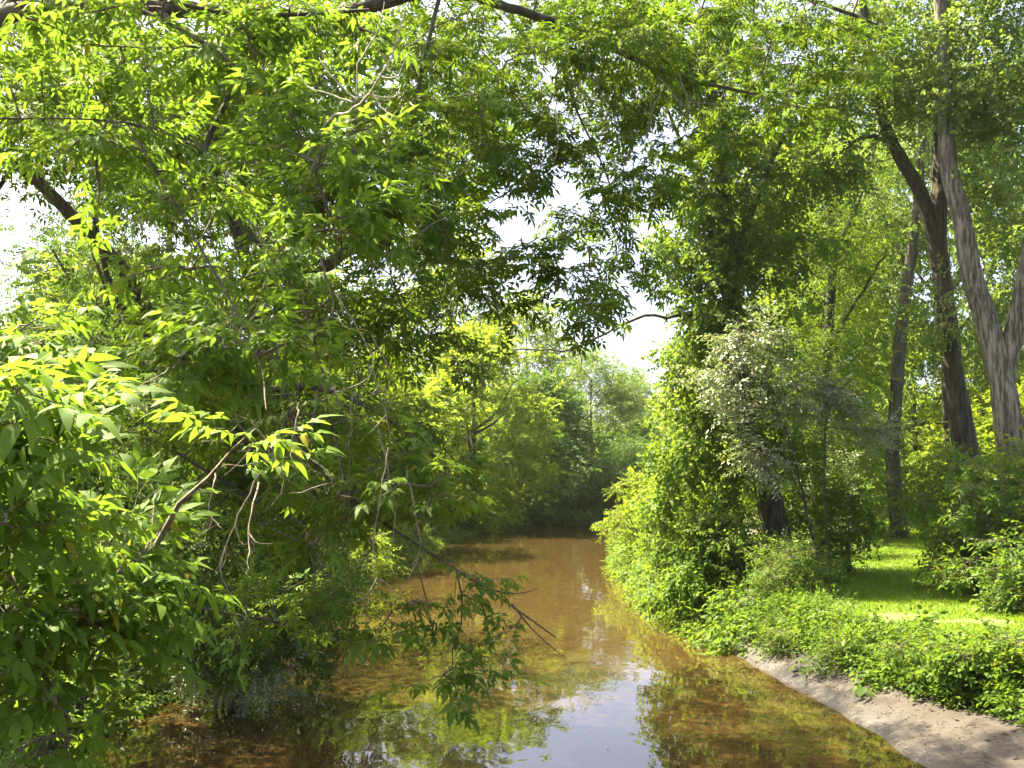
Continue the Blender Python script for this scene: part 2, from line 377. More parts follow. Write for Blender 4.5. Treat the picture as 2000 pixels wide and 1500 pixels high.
def tube(pts, rad, sides=6, ridge=0, seed=0):
    pts = np.asarray(pts, float); n = len(pts); rad = np.asarray(rad, float)
    t = np.gradient(pts, axis=0); t /= np.linalg.norm(t, axis=1, keepdims=True) + 1e-9
    ref = np.array([1.0, 0, 0]) if abs(t[0, 0]) < .8 else np.array([0, 1.0, 0])
    a = ref - t * (t @ ref)[:, None]; a /= np.linalg.norm(a, axis=1, keepdims=True) + 1e-9
    b = np.cross(t, a)
    th = np.arange(sides) / sides * 2 * math.pi
    rr = np.tile(rad[:, None], (1, sides))
    if ridge:
        s = np.concatenate([[0], np.cumsum(np.linalg.norm(np.diff(pts, axis=0), axis=1))])
        q = np.stack([np.tile(np.cos(th) * 6, (n, 1)).ravel(), np.tile(np.sin(th) * 6, (n, 1)).ravel(), np.repeat(s * 1.6, sides)], 1)
        nz = np.abs(vnoise(q * np.array([1.5, 1.5, .7]), seed) - .5) * 2
        q2 = np.stack([q[:, 0] * .22, q[:, 1] * .22, q[:, 2] * .5], 1)
        rr = rr * (1 + ridge * (nz.reshape(n, sides) - .4) + ridge * 1.2 * (vnoise(q2, seed + 5).reshape(n, sides) - .5))
    v = pts[:, None] + a[:, None] * (np.cos(th)[None, :, None] * rr[..., None]) + b[:, None] * (np.sin(th)[None, :, None] * rr[..., None])
    v = v.reshape(-1, 3)
    i = (np.arange(n - 1)[:, None] * sides + np.arange(sides)[None]); j = (np.arange(n - 1)[:, None] * sides + (np.arange(sides)[None] + 1) % sides)
    q = np.stack([i.ravel(), j.ravel(), j.ravel() + sides, i.ravel() + sides], 1)
    f = np.concatenate([q[:, [0, 1, 2]], q[:, [0, 2, 3]]])
    v = np.vstack([v, pts[-1] + t[-1] * rad[-1]]); e = len(v) - 1
    l = (n - 1) * sides + np.arange(sides); l2 = (n - 1) * sides + (np.arange(sides) + 1) % sides
    f = np.vstack([f, np.stack([l, l2, np.full(sides, e)], 1)])
    return v, f

def grow(skel, tips, rng, droop, r0=.02):
    """join every tip to the nearest wood with a bent branch; returns the branch paths"""
    sk = [np.asarray(skel)]; paths = []
    base = np.asarray(skel)
    order = np.argsort([np.min(np.linalg.norm(base - t, axis=1)) for t in tips])
    allp = base
    for o in order:
        t = tips[o]
        d = np.linalg.norm(allp - t, axis=1)
        k = int(np.argmin(d + .25 * np.maximum(allp[:, 2] - t[2], 0) * (droop < .3)))
        a = allp[k]; L = max(d[k], .05)
        mid = (a + t) / 2 + np.array([0, 0, droop * L * .55]) + rng.normal(0, .07 * L, 3)
        n = int(np.clip(L / .18, 5, 14)); u = np.linspace(0, 1, n)[:, None]
        p = (1 - u)**2 * a + 2 * u * (1 - u) * mid + u**2 * t
        p[1:-1] += rng.normal(0, .016 * L, (n - 2, 3))
        r = np.linspace(r0 * np.clip(L, .35, 1.4) ** .8 + .003, .003, n)
        paths.append((p, r)); allp = np.vstack([allp, p[1:]])
    return paths

def blob_tips(blobs, rng):
    """blob: photo px, py, distance, half size px, half height px, half depth m, count"""
    out = []
    for (px, py, Y, rx, ry, rd, n) in blobs:
        for _ in range(n):
            v = rng.normal(size=3); v /= np.linalg.norm(v); v *= rng.uniform(.15, 1) ** .45
            out.append(P(px + v[0] * rx, py + v[1] * ry, max(Y + v[2] * rd, 1.5)))
    return np.array(out)

def sphere_tips(spheres, rng):
    out = []
    for (c, r, n) in spheres:
        for _ in range(n):
            v = rng.normal(size=3); v /= np.linalg.norm(v); v *= rng.uniform(.2, 1) ** .4
            out.append(np.asarray(c) + v * np.asarray(r))
    return np.array(out)

def sprays_on(paths, rng, per, start, jit, droop, step=None):
    """places and directions of leafy shoots along the branch ends"""
    loc = []; dr = []; tw = []; grp = []
    for gi_, (p, r) in enumerate(paths):
        L = np.sum(np.linalg.norm(np.diff(p, axis=0), axis=1))
        n = per if step is None else max(per, int(L * (1 - start) / step))
        for k in range(n):
            u = 1 - (1 - start) * (k + rng.uniform(0, .8)) / n
            x = u * (len(p) - 1); j = min(int(x), len(p) - 2); q = p[j] + (p[j + 1] - p[j]) * (x - j)
            tg = p[min(j + 1, len(p) - 1)] - p[max(j - 1, 0)]; tg /= np.linalg.norm(tg) + 1e-9
            d = tg * rng.uniform(.3, 1.0) + rng.normal(0, .75, 3) * np.array([1, 1, .5]) + np.array([0, 0, -droop])
            d /= np.linalg.norm(d) + 1e-9
            e = q + d * rng.uniform(.15, 1) * jit
            loc.append(e); dr.append(d); tw.append((q, e)); grp.append(gi_)
    return np.array(loc), np.array(dr), tw, np.array(grp)

def wood_object(name, parent, paths, mat, sides=5, kind='stuff'):
    v, f = merge([tube(p, r, sides if r[0] > .006 else 3) for p, r in paths])
    o = link(name, mesh(name, v, f, mat, True), parent)
    if kind: o['kind'] = kind
    return o

TEMPL = {}
def templ(key, fn, n=6):
    if key not in TEMPL:
        rng = np.random.default_rng(abs(hash(key)) % 1000 if False else sum(map(ord, key)))
        TEMPL[key] = [fn(rng) for _ in range(n)]
    return TEMPL[key]
def T_spray(kind):
    return {
        'poplar': lambda: templ('poplar', lambda r: simple_spray(r, 10, .085, .080, .45, .4)),
        'vine': lambda: templ('vine', lambda r: simple_spray(r, 9, .10, .09, .38, .55)),
        'silver': lambda: templ('silver', lambda r: simple_spray(r, 12, .085, .034, .42, .2)),
        'willow': lambda: templ('willow', lambda r: simple_spray(r, 14, .13, .030, .55, .6)),
        'elder_lo': lambda: templ('elder_lo', lambda r: merge([(a @ rotm((1 if k % 2 else -1) * r.uniform(.3, 1.2), r.uniform(.1, .8), r.uniform(-.5, .5)).T + np.array([.08 * k, 0, -.01 * k * k]), b) for k in range(5) for a, b in [compound(r, False, k % 2 == 0)]])),
        'herb': lambda: templ('herb', lambda r: simple_spray(r, 9, .10, .055, .34, .35)),
        'nettle': lambda: templ('nettle', lambda r: simple_spray(r, 12, .085, .04, .4, .5)),
        'far': lambda: templ('far', lambda r: simple_spray(r, 16, .17, .11, .75, .35)),
        'far_fine': lambda: templ('far_fine', lambda r: simple_spray(r, 16, .15, .06, .8, .5)),
    }[kind]()

def limb_radii(n, r0, r1, flare=0):
    u = np.linspace(0, 1, n); r = r0 + (r1 - r0) * u ** .8
    if flare: r = r * (1 + flare * np.exp(-u * n * .35))
    return r

def tree(name, label, cat, base, trunk, limbs, tips, kind, leafmat, bark, seed, per=4, start=.4, jit=.35, droop=.3, sc=1.0,
         branch_droop=.15, group=None, sides=10, ridge=0, step=None, ring=.3, r0=.02, twigs=True, stuff_name='foliage', tint=(0, .45)):
    """one tree or shrub: base point, trunk (points, r0, r1), limbs, branch tips, leaves"""
    rng = np.random.default_rng(seed)
    e = tag(empty(name, base), label, cat, group)
    skel = []
    for k, (pts, a, b) in enumerate(([trunk] if trunk else []) + list(limbs)):
        L = np.sum(np.linalg.norm(np.diff(np.asarray(pts, float), axis=0), axis=1)); n = max(6, int(L / ring))
        p = smooth_path(pts, n)
        q = np.array(pts, float); q[1:-1] += rng.normal(0, a * .15, (len(q) - 2, 3)); p = smooth_path(q, n)
        if a < .1: p[1:-1] += rng.normal(0, a * .35, (n - 2, 3))
        r = limb_radii(n, a, b, .35 if (k == 0 and trunk) else 0)
        v, f = tube(p, r, sides if k == 0 or ridge else max(7, sides - 3), ridge, seed + k)
        link('trunk' if (k == 0 and trunk) else 'limb', mesh('wood', v, f, bark, True), e)
        skel.append(p[int(n * .25):] if k == 0 and trunk and not ridge else p)
    skel = np.concatenate(skel)
    if tips is None or not len(tips): return e, None
    tips = np.asarray(tips)
    paths = grow(skel, tips, rng, branch_droop, r0)
    loc, dr, tw, grp = sprays_on(paths, rng, per, start, jit, droop, step)
    wd = list(paths)
    if twigs: wd += [(np.array([a, (a + b) / 2 + np.array([0, 0, .02]), b + d * .25 * sc]), [.005, .004, .002]) for (a, b), d in zip(tw, dr)]
    wood_object('twigs', e, wd, bark if bark is not M['bark_grey'] else M['twig'], 4)
    T = T_spray(kind)
    gt = rng.uniform(*tint, len(paths))
    rots = basis(dr, rng, .45)
    v, f, t = bake(T, rots, loc, sc * rng.uniform(.75, 1.2, len(loc)), rng.integers(0, len(T), len(loc)), gt[grp])
    tag(link(stuff_name, mesh(stuff_name, v, f, leafmat, False, {'tint': t}), e), kind='stuff')
    return e, (paths, rng)

def box_elder(name, label, base, trunk, limbs, blobs, leafmat, seed, per, step, jit, droop, branch_droop, hi_d=9.0, sc=1.0, cat='tree', singles=300, r0=.014, high=()):
    """near tree: the largest leaves in view are objects of their own, the rest one mass"""
    rng = np.random.default_rng(seed)
    e = tag(empty(name, base), label, cat)
    skel = []
    for k, (pts, a, b) in enumerate([trunk] + limbs):
        L = np.sum(np.linalg.norm(np.diff(np.asarray(pts, float), axis=0), axis=1)); n = max(6, int(L / .16))
        p = smooth_path(pts, n); p[1:-1] += rng.normal(0, min(a * .06, .006), (n - 2, 3))
        v, f = tube(p, limb_radii(n, a, b, .3 if k == 0 else 0), 12 if k == 0 else 9, .12, seed + k)
        link('trunk' if k == 0 else 'limb', mesh('wood', v, f, M['bark_dark'], True), e)
        skel.append(p)
    tips = blob_tips(blobs, rng)
    if high: tips = np.concatenate([tips, sphere_tips(high, rng)])  # extra upper crown, added for the shade it casts
    paths = grow(np.concatenate(skel), tips, rng, branch_droop, r0)
    loc, dr, tw, grp = sprays_on(paths, rng, per, .35, jit, droop, step)
    # each shoot: a short twig with leaves in opposite pairs
    gt = rng.uniform(0, .45, len(paths))
    wd = list(paths); LR = []; LL = []; LT = []
    B = basis(dr, rng, .22)
    for s in range(len(loc)):
        tl = rng.uniform(.12, .26) * sc; npair = rng.integers(2, 4); Rm = B[s]
        q, e_ = tw[s]
        wd.append((np.array([q, (q + e_) / 2 + np.array([0, 0, .015]), e_, e_ + Rm[:, 0] * tl]), [.0045, .004, .003, .0015]))
        for k in range(npair + 1):
            x = tl * k / npair
            for sd_ in ((1, -1) if k < npair else (.3, -.3)):
                yaw = sd_ * rng.uniform(.6, 1.25) if k < npair else sd_ * rng.uniform(.3, 1.6)
                A = Rm @ rotm(yaw, rng.uniform(-.35, .25), rng.uniform(-.3, .3))
                # leaf blades hang a little more level than the shoot
                LR.append(A); LL.append(loc[s] + Rm[:, 0] * x); LT.append(gt[grp[s]] + rng.uniform(-.05, .05))
    LR = np.array(LR); LL = np.array(LL); LT = np.array(LT)
    LS = rng.triangular(.5, .95, 1.2, len(LL)) * sc
    wood_object('twigs', e, wd, M['twig'], 4)
    tv_hi = templ('compound_hi', lambda r: compound(r, True, r.random() < .65), 7)
    tv_lo = templ('compound_lo', lambda r: compound(r, False, r.random() < .65), 7)
    idx = rng.integers(0, 7, len(LL))
    X, Yp, D = project(LL + LR[:, :, 0] * .13)
    inview = (X > 5) & (X < 1995) & (Yp > 5) & (Yp < 1495)
    cand = np.nonzero(inview)[0]; cand = cand[np.argsort(D[cand])][:singles]
    key = 'me_' + leafmat.name
    if key not in TEMPL:
        TEMPL[key] = [mesh('leaf', v, f, leafmat, False, {'tint': np.full(len(v), .22)}) for v, f in tv_hi]
    for j in cand:
        o = bpy.data.objects.new('leaf', TEMPL[key][idx[j]]); COL.objects.link(o); o.parent = e
        m4 = np.eye(4); m4[:3, :3] = LR[j] * LS[j]; m4[:3, 3] = LL[j] - np.asarray(base, float)
        o.matrix_local = Matrix(m4.tolist())
    rest = np.ones(len(LL), bool); rest[cand] = False
    near = rest & (D < hi_d) & (X > -200) & (X < 2200) & (Yp > -150); far = rest & ~near
    vs = []
    for msk, tv in ((near, tv_hi), (far, tv_lo)):
        if msk.any(): vs.append(bake(tv, LR[msk], LL[msk], LS[msk], idx[msk], LT[msk]))
    n = 0; V = []; Fc = []; Tt = []
    for v, f, t in vs: V.append(v); Fc.append(f + n); Tt.append(t); n += len(v)
    tag(link('foliage', mesh('foliage', np.concatenate(V), np.concatenate(Fc), leafmat, False, {'tint': np.concatenate(Tt)}), e), kind='stuff')
    print(name, 'leaves', len(LL), 'branches', len(paths))
    return e

# ------------------------------------------------------------------ left bank: the box elders beside and over the water
def at_ground(x, y, dz=-.1): return (x, y, float(H(np.array([float(x)]), np.array([float(y)]))[0]) + dz)
b1 = at_ground(-8.6, 4.4)
T1 = box_elder('box_elder_tree', 'near box elder whose large bright leaves hang closest at the left edge', b1,
    ([b1, (-7.6, 4.5, 3.0), (-6.4, 4.6, 5.2), (-5.6, 4.8, 7.6)], .26, .15),
    [([(-7.0, 4.55, 4.0), (-4.6, 4.0, 4.9), P(-150, 700, 3.6), P(80, 770, 3.2)], .045, .008),
     ([(-7.4, 4.5, 3.2), (-4.6, 4.1, 3.9), P(-120, 1050, 3.6), P(140, 1080, 3.8), P(190, 1250, 3.7)], .045, .008),
     ([(-6.2, 4.65, 5.6), (-4.0, 4.9, 6.4), P(-80, 230, 6.3), P(250, 240, 6.2), P(480, 330, 5.6)], .014, .004),
     ([(-5.8, 4.75, 6.6), (-3.6, 4.8, 6.9), P(150, -40, 6.0), P(480, 30, 5.7), P(720, 20, 5.5)], .05, .010),
     ([P(150, -40, 6.0), P(450, 120, 5.7), P(600, 300, 5.3), P(660, 470, 5.0)], .02, .004),
     ([P(-120, 1050, 3.6), P(60, 1280, 3.5), P(140, 1420, 3.4)], .02, .005),
     ([P(250, 240, 6.2), P(400, 500, 5.6), P(500, 680, 5.0), P(520, 800, 4.2)], .012, .003)],
    [(30, 780, 2.9, 170, 70, .35, 8), (20, 880, 2.9, 170, 60, .35, 6), (0, 1010, 3.0, 120, 110, .4, 6), (210, 1080, 3.7, 100, 80, .4, 7), (60, 1400, 3.4, 140, 110, .4, 10),
     (200, 1230, 3.6, 90, 90, .3, 6), (60, 1180, 3.5, 130, 90, .4, 7), (520, 850, 3.6, 30, 20, .1, 1), (470, 650, 5.0, 170, 50, .5, 8), (420, 740, 5.0, 170, 45, .5, 5),
     (150, 140, 6.2, 200, 60, .6, 9), (180, 270, 6.2, 190, 55, .6, 10), (30, 620, 3.9, 80, 80, .4, 4), (520, 70, 5.6, 170, 65, .5, 9), (560, 190, 5.5, 150, 55, .5, 8), (620, 320, 5.2, 140, 60, .5, 8),
     (640, 430, 5.0, 90, 40, .4, 4), (330, 400, 6.4, 200, 50, .7, 6), (400, 530, 6.2, 210, 60, .7, 6), (740, 60, 5.6, 80, 80, .4, 3), (280, 50, 6.0, 280, 70, .7, 11), (730, 370, 5.4, 60, 70, .4, 3),
     (200, -200, 6.0, 400, 150, 1, 14), (-350, 700, 3.6, 200, 400, .5, 10)],
    M['elder'], 5, 3, .15, .10, .02, .22, sc=.93, high=[((-8.5, 6, 9), (2.5, 2.5, 2), 26)])

b3 = at_ground(-8.9, 9.8)
T3 = box_elder('box_elder_tree', 'overhanging box elder whose long arched boughs cross the top of the river view', b3,
    ([b3, (-8.2, 9.9, 4), (-7.2, 10, 6.8), (-6.0, 10, 8.6)], .34, .22),
    [([(-6.4, 10, 8.0), P(0, 40, 9.6), P(250, 15, 9.3), P(640, 30, 9.3), P(860, -15, 9.6), P(1080, 45, 10.3), P(1330, 150, 11), P(1500, 190, 11.6)], .15, .015),
     ([(-6.0, 10, 8.6), P(300, -200, 10), P(900, -160, 11), P(1400, -60, 12), P(1750, 60, 12.5)], .14, .02), ([P(900, -160, 11), P(1100, -60, 13), P(1350, 40, 15), P(1600, 60, 16.3)], .09, .02),
     ([P(300, 12, 9.3), P(450, 170, 8.6), P(400, 300, 8.3), P(440, 400, 8), P(560, 540, 7.8), P(620, 680, 7.6), P(640, 800, 7.4), P(690, 1000, 7.4)], .04, .008),
     ([P(455, 165, 8.6), P(400, 150, 8.7), P(300, 170, 8.8), P(200, 200, 8.9)], .035, .01),
     ([P(590, 640, 7.7), P(560, 780, 7.6), P(610, 900, 7.4), P(720, 1000, 7.2), P(840, 1080, 7.1), P(950, 1150, 7.0), P(1085, 1245, 6.9)], .024, .005),
     ([P(950, 1150, 7.0), P(1010, 1160, 6.95), P(1050, 1150, 6.9)], .008, .003), ([P(1000, 1180, 6.97), P(1040, 1230, 6.9), P(1110, 1290, 6.9)], .007, .002),
     ([P(890, 1110, 7.05), P(905, 1190, 7.0), P(880, 1300, 6.9), P(900, 1380, 6.8)], .008, .003), ([P(800, 1060, 7.1), P(830, 1160, 7.0), P(850, 1260, 6.9)], .007, .003),
     ([(-7.6, 9.95, 5.6), P(-150, 600, 8.6), P(60, 800, 8.0), P(300, 860, 7.6), P(500, 980, 7.6)], .05, .012),
     ([P(860, -15, 9.6), P(820, 160, 9.2), P(800, 330, 8.9), P(760, 520, 8.8), P(800, 640, 8.8)], .025, .006),
     ([P(1080, 45, 10.3), P(1120, 200, 10.4), P(1180, 330, 10.4), P(1230, 480, 10.4)], .02, .005),
     ([P(-150, 600, 8.6), P(50, 1000, 7.8), P(300, 1160, 7.8), P(560, 1220, 7.8)], .03, .008)],
    [(300, 100, 8.6, 330, 120, 1.2, 30), (200, 260, 8.6, 250, 70, 1.0, 14), (620, 130, 8.7, 250, 120, 1., 22), (650, 300, 8.6, 200, 100, 1., 18), (780, 420, 8.6, 170, 110, 1, 20), (860, 250, 9.2, 110, 110, .8, 14),
     (950, 80, 10, 180, 80, 1.2, 18), (1000, 350, 10, 80, 50, .6, 6), (925, 420, 9.4, 50, 60, .5, 5), (1130, 430, 10.4, 60, 60, .6, 5), (560, 30, 9.0, 200, 50, .5, 10), (1200, 60, 10.0, 160, 60, .5, 10), (1000, 240, 10, 110, 90, 1, 13), (1190, 560, 10, 70, 60, .6, 5), (1150, 90, 10.8, 200, 90, 1.2, 22), (1120, 250, 10.6, 120, 80, 1, 14), (1160, 350, 10.4, 70, 80, .7, 7), (1240, 430, 10.5, 60, 130, .6, 10), (1270, 260, 11, 100, 120, .8, 14),
     (1400, 90, 11.5, 180, 110, 1.2, 24), (1600, 100, 12, 170, 110, 1.2, 24), (1370, 310, 11.5, 90, 120, .8, 13), (1500, 230, 11.8, 120, 70, .8, 10),
     (680, 590, 8.6, 190, 80, 1, 12), (800, 690, 8.8, 130, 50, .8, 4), (950, 500, 9.2, 110, 60, .6, 7), (1060, 600, 9.2, 120, 60, .5, 9), (1130, 520, 9.6, 90, 60, .5, 6),
     (450, 420, 8.4, 230, 90, 1, 14), (470, 600, 8, 250, 140, 1.2, 24), (230, 780, 7.4, 280, 100, 1.2, 11), (200, 980, 7.4, 200, 100, 1, 4), (520, 830, 7.6, 230, 110, 1.0, 12), (560, 990, 7.6, 150, 70, .8, 7), (800, 930, 7.4, 130, 70, .8, 11),
     (560, 1130, 7.6, 110, 80, .8, 5), (700, 1200, 7.3, 60, 40, .4, 1), (940, 1110, 7, 90, 40, .3, 2), (885, 1300, 6.8, 25, 80, .2, 2), (985, 1260, 6.85, 30, 30, .15, 1), (770, 1160, 7, 50, 40, .3, 1),
     (420, 1200, 8.2, 150, 60, .8, 3), (300, -250, 9.5, 500, 180, 2, 30), (900, -200, 10, 350, 140, 2, 24), (1400, -130, 11.5, 350, 100, 1.5, 20), (-400, 200, 9.5, 300, 400, 2, 20), (1300, 110, 15, 220, 110, 1.5, 26), (1560, 100, 16, 180, 110, 1.5, 24), (1080, 30, 14.5, 160, 70, 1.5, 16), (1400, -80, 16, 350, 90, 2, 28)],
    M['elder_bough_shade'], 8, 4, .15, .18, .25, .15, hi_d=6.8, sc=.95, high=[((-6.5, 11, 11.5), (3.2, 3, 2), 44), ((-2, 12, 12.3), (3, 2.5, 1.2), 50), ((2.0, 13.5, 12.2), (2.8, 2.8, 1.2), 50), ((-3, 15.5, 12.8), (3, 2.5, 1.2), 44), ((1, 17.5, 12), (2.5, 2, 1), 46), ((-.8, 20, 12.6), (2.5, 2.2, 1), 44)])  # high crown, mostly out of view, added to shade water and sand

b2 = at_ground(-7.4, 21.5)
rng0 = np.random.default_rng(3)
tree('box_elder_tree', 'dark leaning box elder with several bare stems, shading the left water edge', 'tree', b2,
    ([b2, P(430, 1000, 21), P(470, 850, 20.5), P(520, 720, 20)], .42, .26),
    [([P(470, 850, 20.5), P(330, 690, 19), P(250, 545, 18), P(150, 430, 17), P(60, 350, 16.4), P(-60, 260, 16)], .2, .09),
     ([P(520, 720, 20), P(560, 600, 19.5), P(640, 520, 19), P(730, 450, 18.5), P(800, 380, 18)], .2, .06),
     ([P(330, 690, 19), P(240, 600, 18), P(200, 510, 17.5), P(180, 380, 17)], .08, .04),
     ([P(520, 720, 20), P(480, 500, 20), P(420, 300, 20), P(440, 180, 20), P(450, -100, 20)], .18, .05),
     ([P(500, 760, 20), P(640, 760, 18.5), P(760, 820, 17.5), P(860, 900, 17)], .1, .03),
     ([P(470, 850, 20.5), P(560, 980, 18.5), P(640, 1120, 17)], .09, .02)],
    blob_tips([(430, 640, 20, 260, 180, 2.5, 60), (720, 540, 19, 140, 160, 2, 26), (300, 950, 20, 320, 220, 2.5, 70), (620, 900, 19, 220, 230, 2, 40),
               (400, 250, 20, 350, 200, 2.5, 76), (500, 1190, 18.5, 190, 120, 1.5, 46), (760, 860, 18, 110, 110, 1.2, 12), (100, 720, 18, 130, 130, 1.5, 14), (60, 230, 17, 120, 120, 1.5, 12), (350, -200, 20, 500, 250, 3, 60), (850, 250, 19, 120, 200, 2, 20), (800, -100, 19, 250, 200, 2.5, 30)], rng0).tolist() + sphere_tips([((-3.5, 20.5, 13.0), (3.5, 3, 1.5), 70), ((-6, 24, 13.0), (3.5, 3, 1.8), 60), ((-2.5, 24.5, 13.5), (2.5, 2.5, 1.2), 44), ((-7, 18, 12), (3, 3, 1.5), 46)], rng0).tolist(),  # upper crown spheres added to keep sun off the near water
    'elder_lo', M['elder_deep_shade'], M['bark_dark'], 21, per=7, start=.2, jit=.5, droop=.3, step=.14, sc=1.3)

# shrubs along the left water edge
def shrub(name, label, cx, cy_, r, h, n, kind, mat, seed, cat='shrub', per=5, sc=1.0, lean=(0, 0), group=None, droop=.2, z0=None, start=.25, stems=5, low=.15):
    rng = np.random.default_rng(seed)
    z = float(H(np.array([cx]), np.array([cy_]))[0]) if z0 is None else z0
    base = (cx, cy_, z)
    limbs = []
    for k in range(stems):
        a = k / stems * 6.283 + rng.uniform(-.4, .4); rr = r * rng.uniform(.25, .6); hh = h * rng.uniform(.55, .85)
        limbs.append(([(cx + math.cos(a) * .08, cy_ + math.sin(a) * .08, z - .1), (cx + math.cos(a) * rr * .4 + lean[0] * .3, cy_ + math.sin(a) * rr * .4 + lean[1] * .3, z + hh * .5), (cx + math.cos(a) * rr + lean[0], cy_ + math.sin(a) * rr + lean[1], z + hh)], .022 + .012 * h, .008))
    sp = []
    nb = max(6, int(n / 5))
    for k in range(nb):
        a = rng.uniform(0, 6.283); u = rng.uniform(0, 1) ** .5; zz = rng.uniform(low, .92)
        env = math.sin(math.pi * min(.95, .22 + zz * .72)) ** .7
        c = (cx + math.cos(a) * r * u * env + lean[0] * zz, cy_ + math.sin(a) * r * u * env + lean[1] * zz, z + h * zz)
        s = rng.uniform(.22, .38) * min(r, h * .7)
        sp.append((c, (s, s, s * .75), 5))
    return tree(name, label, cat, base, None, limbs, sphere_tips(sp, rng), kind, mat, M['twig'], seed, per=per, start=start, jit=.25, droop=droop, sc=sc, group=group, r0=.008, ring=.25)

shrub('overhanging_shrub', 'glossy shrub with sun glints in its leaf colour, dipping into the shaded water at lower left', -5.6, 18.8, 1.4, 2.6, 60, 'silver', M['silver'], 31, lean=(1.3, -.5), droop=.5, sc=1.1)  # pale colour stands for sun glints on glossy leaves
shrub('bank_shrub', 'dense dark shrub at the shaded foot of the leaning box elder', -7.6, 17.0, 2.0, 3.2, 70, 'vine', M['elder_deep_shade'], 32, lean=(.5, 0))
shrub('bank_shrub', 'dark green shrub on the left water edge behind the hanging branch', -6.6, 26, 1.9, 3.4, 70, 'vine', M['elder_deep_shade'], 33, lean=(.8, 0))
shrub('bank_shrub', 'shaded bushy shrub further up the left water edge', -6.8, 31.5, 2.0, 3.6, 70, 'vine', M['elder_deep_shade'], 34, lean=(.7, 0))
shrub('sunlit_shrub', 'low yellow-green sunlit shrub at the left water edge', -6.3, 39, 1.7, 2.0, 60, 'herb', M['far_bright'], 35, lean=(.5, -.3), sc=1.3)
shrub('bank_shrub', 'low leafy shrub where the left bank meets the sunlit brown water', -6.4, 47, 2.2, 3.2, 70, 'herb', M['far_bright'], 36, lean=(.8, 0), sc=1.4)

# ------------------------------------------------------------------ far trees
def crown_spheres(cx, cy_, z0, r, h, n, rng, lean=(0, 0), low=.0):
    sp = []
    for k in range(n):
        a = rng.uniform(0, 6.283); zz = rng.uniform(low, 1); env = math.sin(math.pi * (.16 + .80 * zz)) ** .75
        u = rng.uniform(.35, 1) ** .6
        s = r * rng.uniform(.26, .42)
        sp.append(((cx + math.cos(a) * r * u * env + lean[0] * zz, cy_ + math.sin(a) * r * u * env + lean[1] * zz, z0 + h * zz), (s, s, s * .75), 7))
    return sp
PROTO = {}
def make_proto(kind, form, seed):
    r, h, low, nb = {'broad': (4.5, 12, 0.0, 64), 'tall': (5.0, 18, .10, 70), 'high': (5.5, 22, .30, 70), 'lean': (3.0, 9, .12, 40), 'elder': (4.5, 14, .16, 60)}[form]
    lean = (6.5, -1.0) if form == 'lean' else (0, 0)
    rng = np.random.default_rng(seed)
    trunk = ([(0, 0, -.3), (lean[0] * .2 + rng.uniform(-.2, .2), 0, h * .3), (lean[0] * .55, lean[1] * .5, h * .6), (lean[0] * .9, lean[1] * .9, h * .85)], .26, .05)
    limbs = []
    for k in range(6):
        a = k * 1.3 + rng.uniform(-.4, .4); u = rng.uniform(.2, .5)
        q = np.array([lean[0] * u, lean[1] * u, h * u]); e_ = q + np.array([math.cos(a) * r * .7, math.sin(a) * r * .7, h * .25])
        limbs.append(([q, (q + e_) / 2 + np.array([0, 0, -.05 * h]), e_], .12, .03))
    tips = sphere_tips(crown_spheres(0, 0, h * low, r, h * (1 - low), nb, rng, lean, 0), rng)
    e, _ = tree('proto', 'x', 'tree', (0, 0, 0), trunk, limbs, tips, kind, M['far_bright'], M['bark_dark'], seed, per=6, start=.15, jit=.7, droop=.15, sc=1.3, r0=.010, ring=.6, sides=9, twigs=False)
    return e, r, h
def far_tree(name, label, x, y, r, h, kind, form, mat, rot=None, group=None, cat='tree', v=0):
    key = (kind, form, v)
    first = key not in PROTO
    if first: PROTO[key] = make_proto(kind, form, 400 + len(PROTO))
    pe, pr, ph = PROTO[key]
    z = float(H(np.array([float(x)]), np.array([float(y)]))[0])
    if first: e = pe
    else:
        e = pe.copy(); COL.objects.link(e)
        for ch in list(pe.children):
            c_ = ch.copy(); COL.objects.link(c_); c_.parent = e
    e.name = name
    for ch in e.children:
        if ch.name.startswith('foliage'):
            ch.material_slots[0].link = 'OBJECT'; ch.material_slots[0].material = mat
    e.location = (x, y, z - .1); e.scale = (r / pr, r / pr, h / ph)
    e.rotation_euler = (0, 0, (len(bpy.data.objects) * .77) % 6.28 if rot is None else rot)
    e['label'] = label; e['category'] = cat
    if group: e['group'] = group
    return e

LG = 'trees along the far river bend'; LI = 'trees inland of the left bank'
FB, FD, WI, PO, ED = M['far_bright'], M['far_dark'], M['willow'], M['poplar'], M['elder_deep_shade']
far_tree('riverside_tree', 'tall bright yellow-green tree behind the hanging foliage on the left bank', -11.5, 56, 5.2, 18, 'far', 'tall', FB, group=LG)
far_tree('riverside_tree', 'sunlit tree above the low shrub of the left bank', -10.5, 46, 3.8, 9.5, 'far', 'broad', FB, group=LG)
far_tree('riverside_tree', 'rounded bright green tree at the start of the river bend', -2.8, 71.5, 5.2, 13.5, 'far', 'broad', FB, group=LG)
far_tree('riverside_tree', 'broad lime-topped tree between the bright rounded tree and the left bank', -8.6, 65, 4.3, 10.5, 'far', 'broad', FB, group=LG, v=1)
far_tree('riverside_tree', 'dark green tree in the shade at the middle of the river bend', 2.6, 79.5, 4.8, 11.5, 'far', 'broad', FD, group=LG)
far_tree('willow_tree', 'pale grey-green willow rising behind the dark tree of the bend', 7.6, 93, 5.2, 15.5, 'far_fine', 'broad', WI, group=LG)
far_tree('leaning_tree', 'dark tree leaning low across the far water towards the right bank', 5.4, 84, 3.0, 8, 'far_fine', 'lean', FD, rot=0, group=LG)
far_tree('riverside_tree', 'tall leafy tree standing behind the rounded tree of the bend', -6, 90, 7, 26, 'far', 'tall', FB, group=LG)
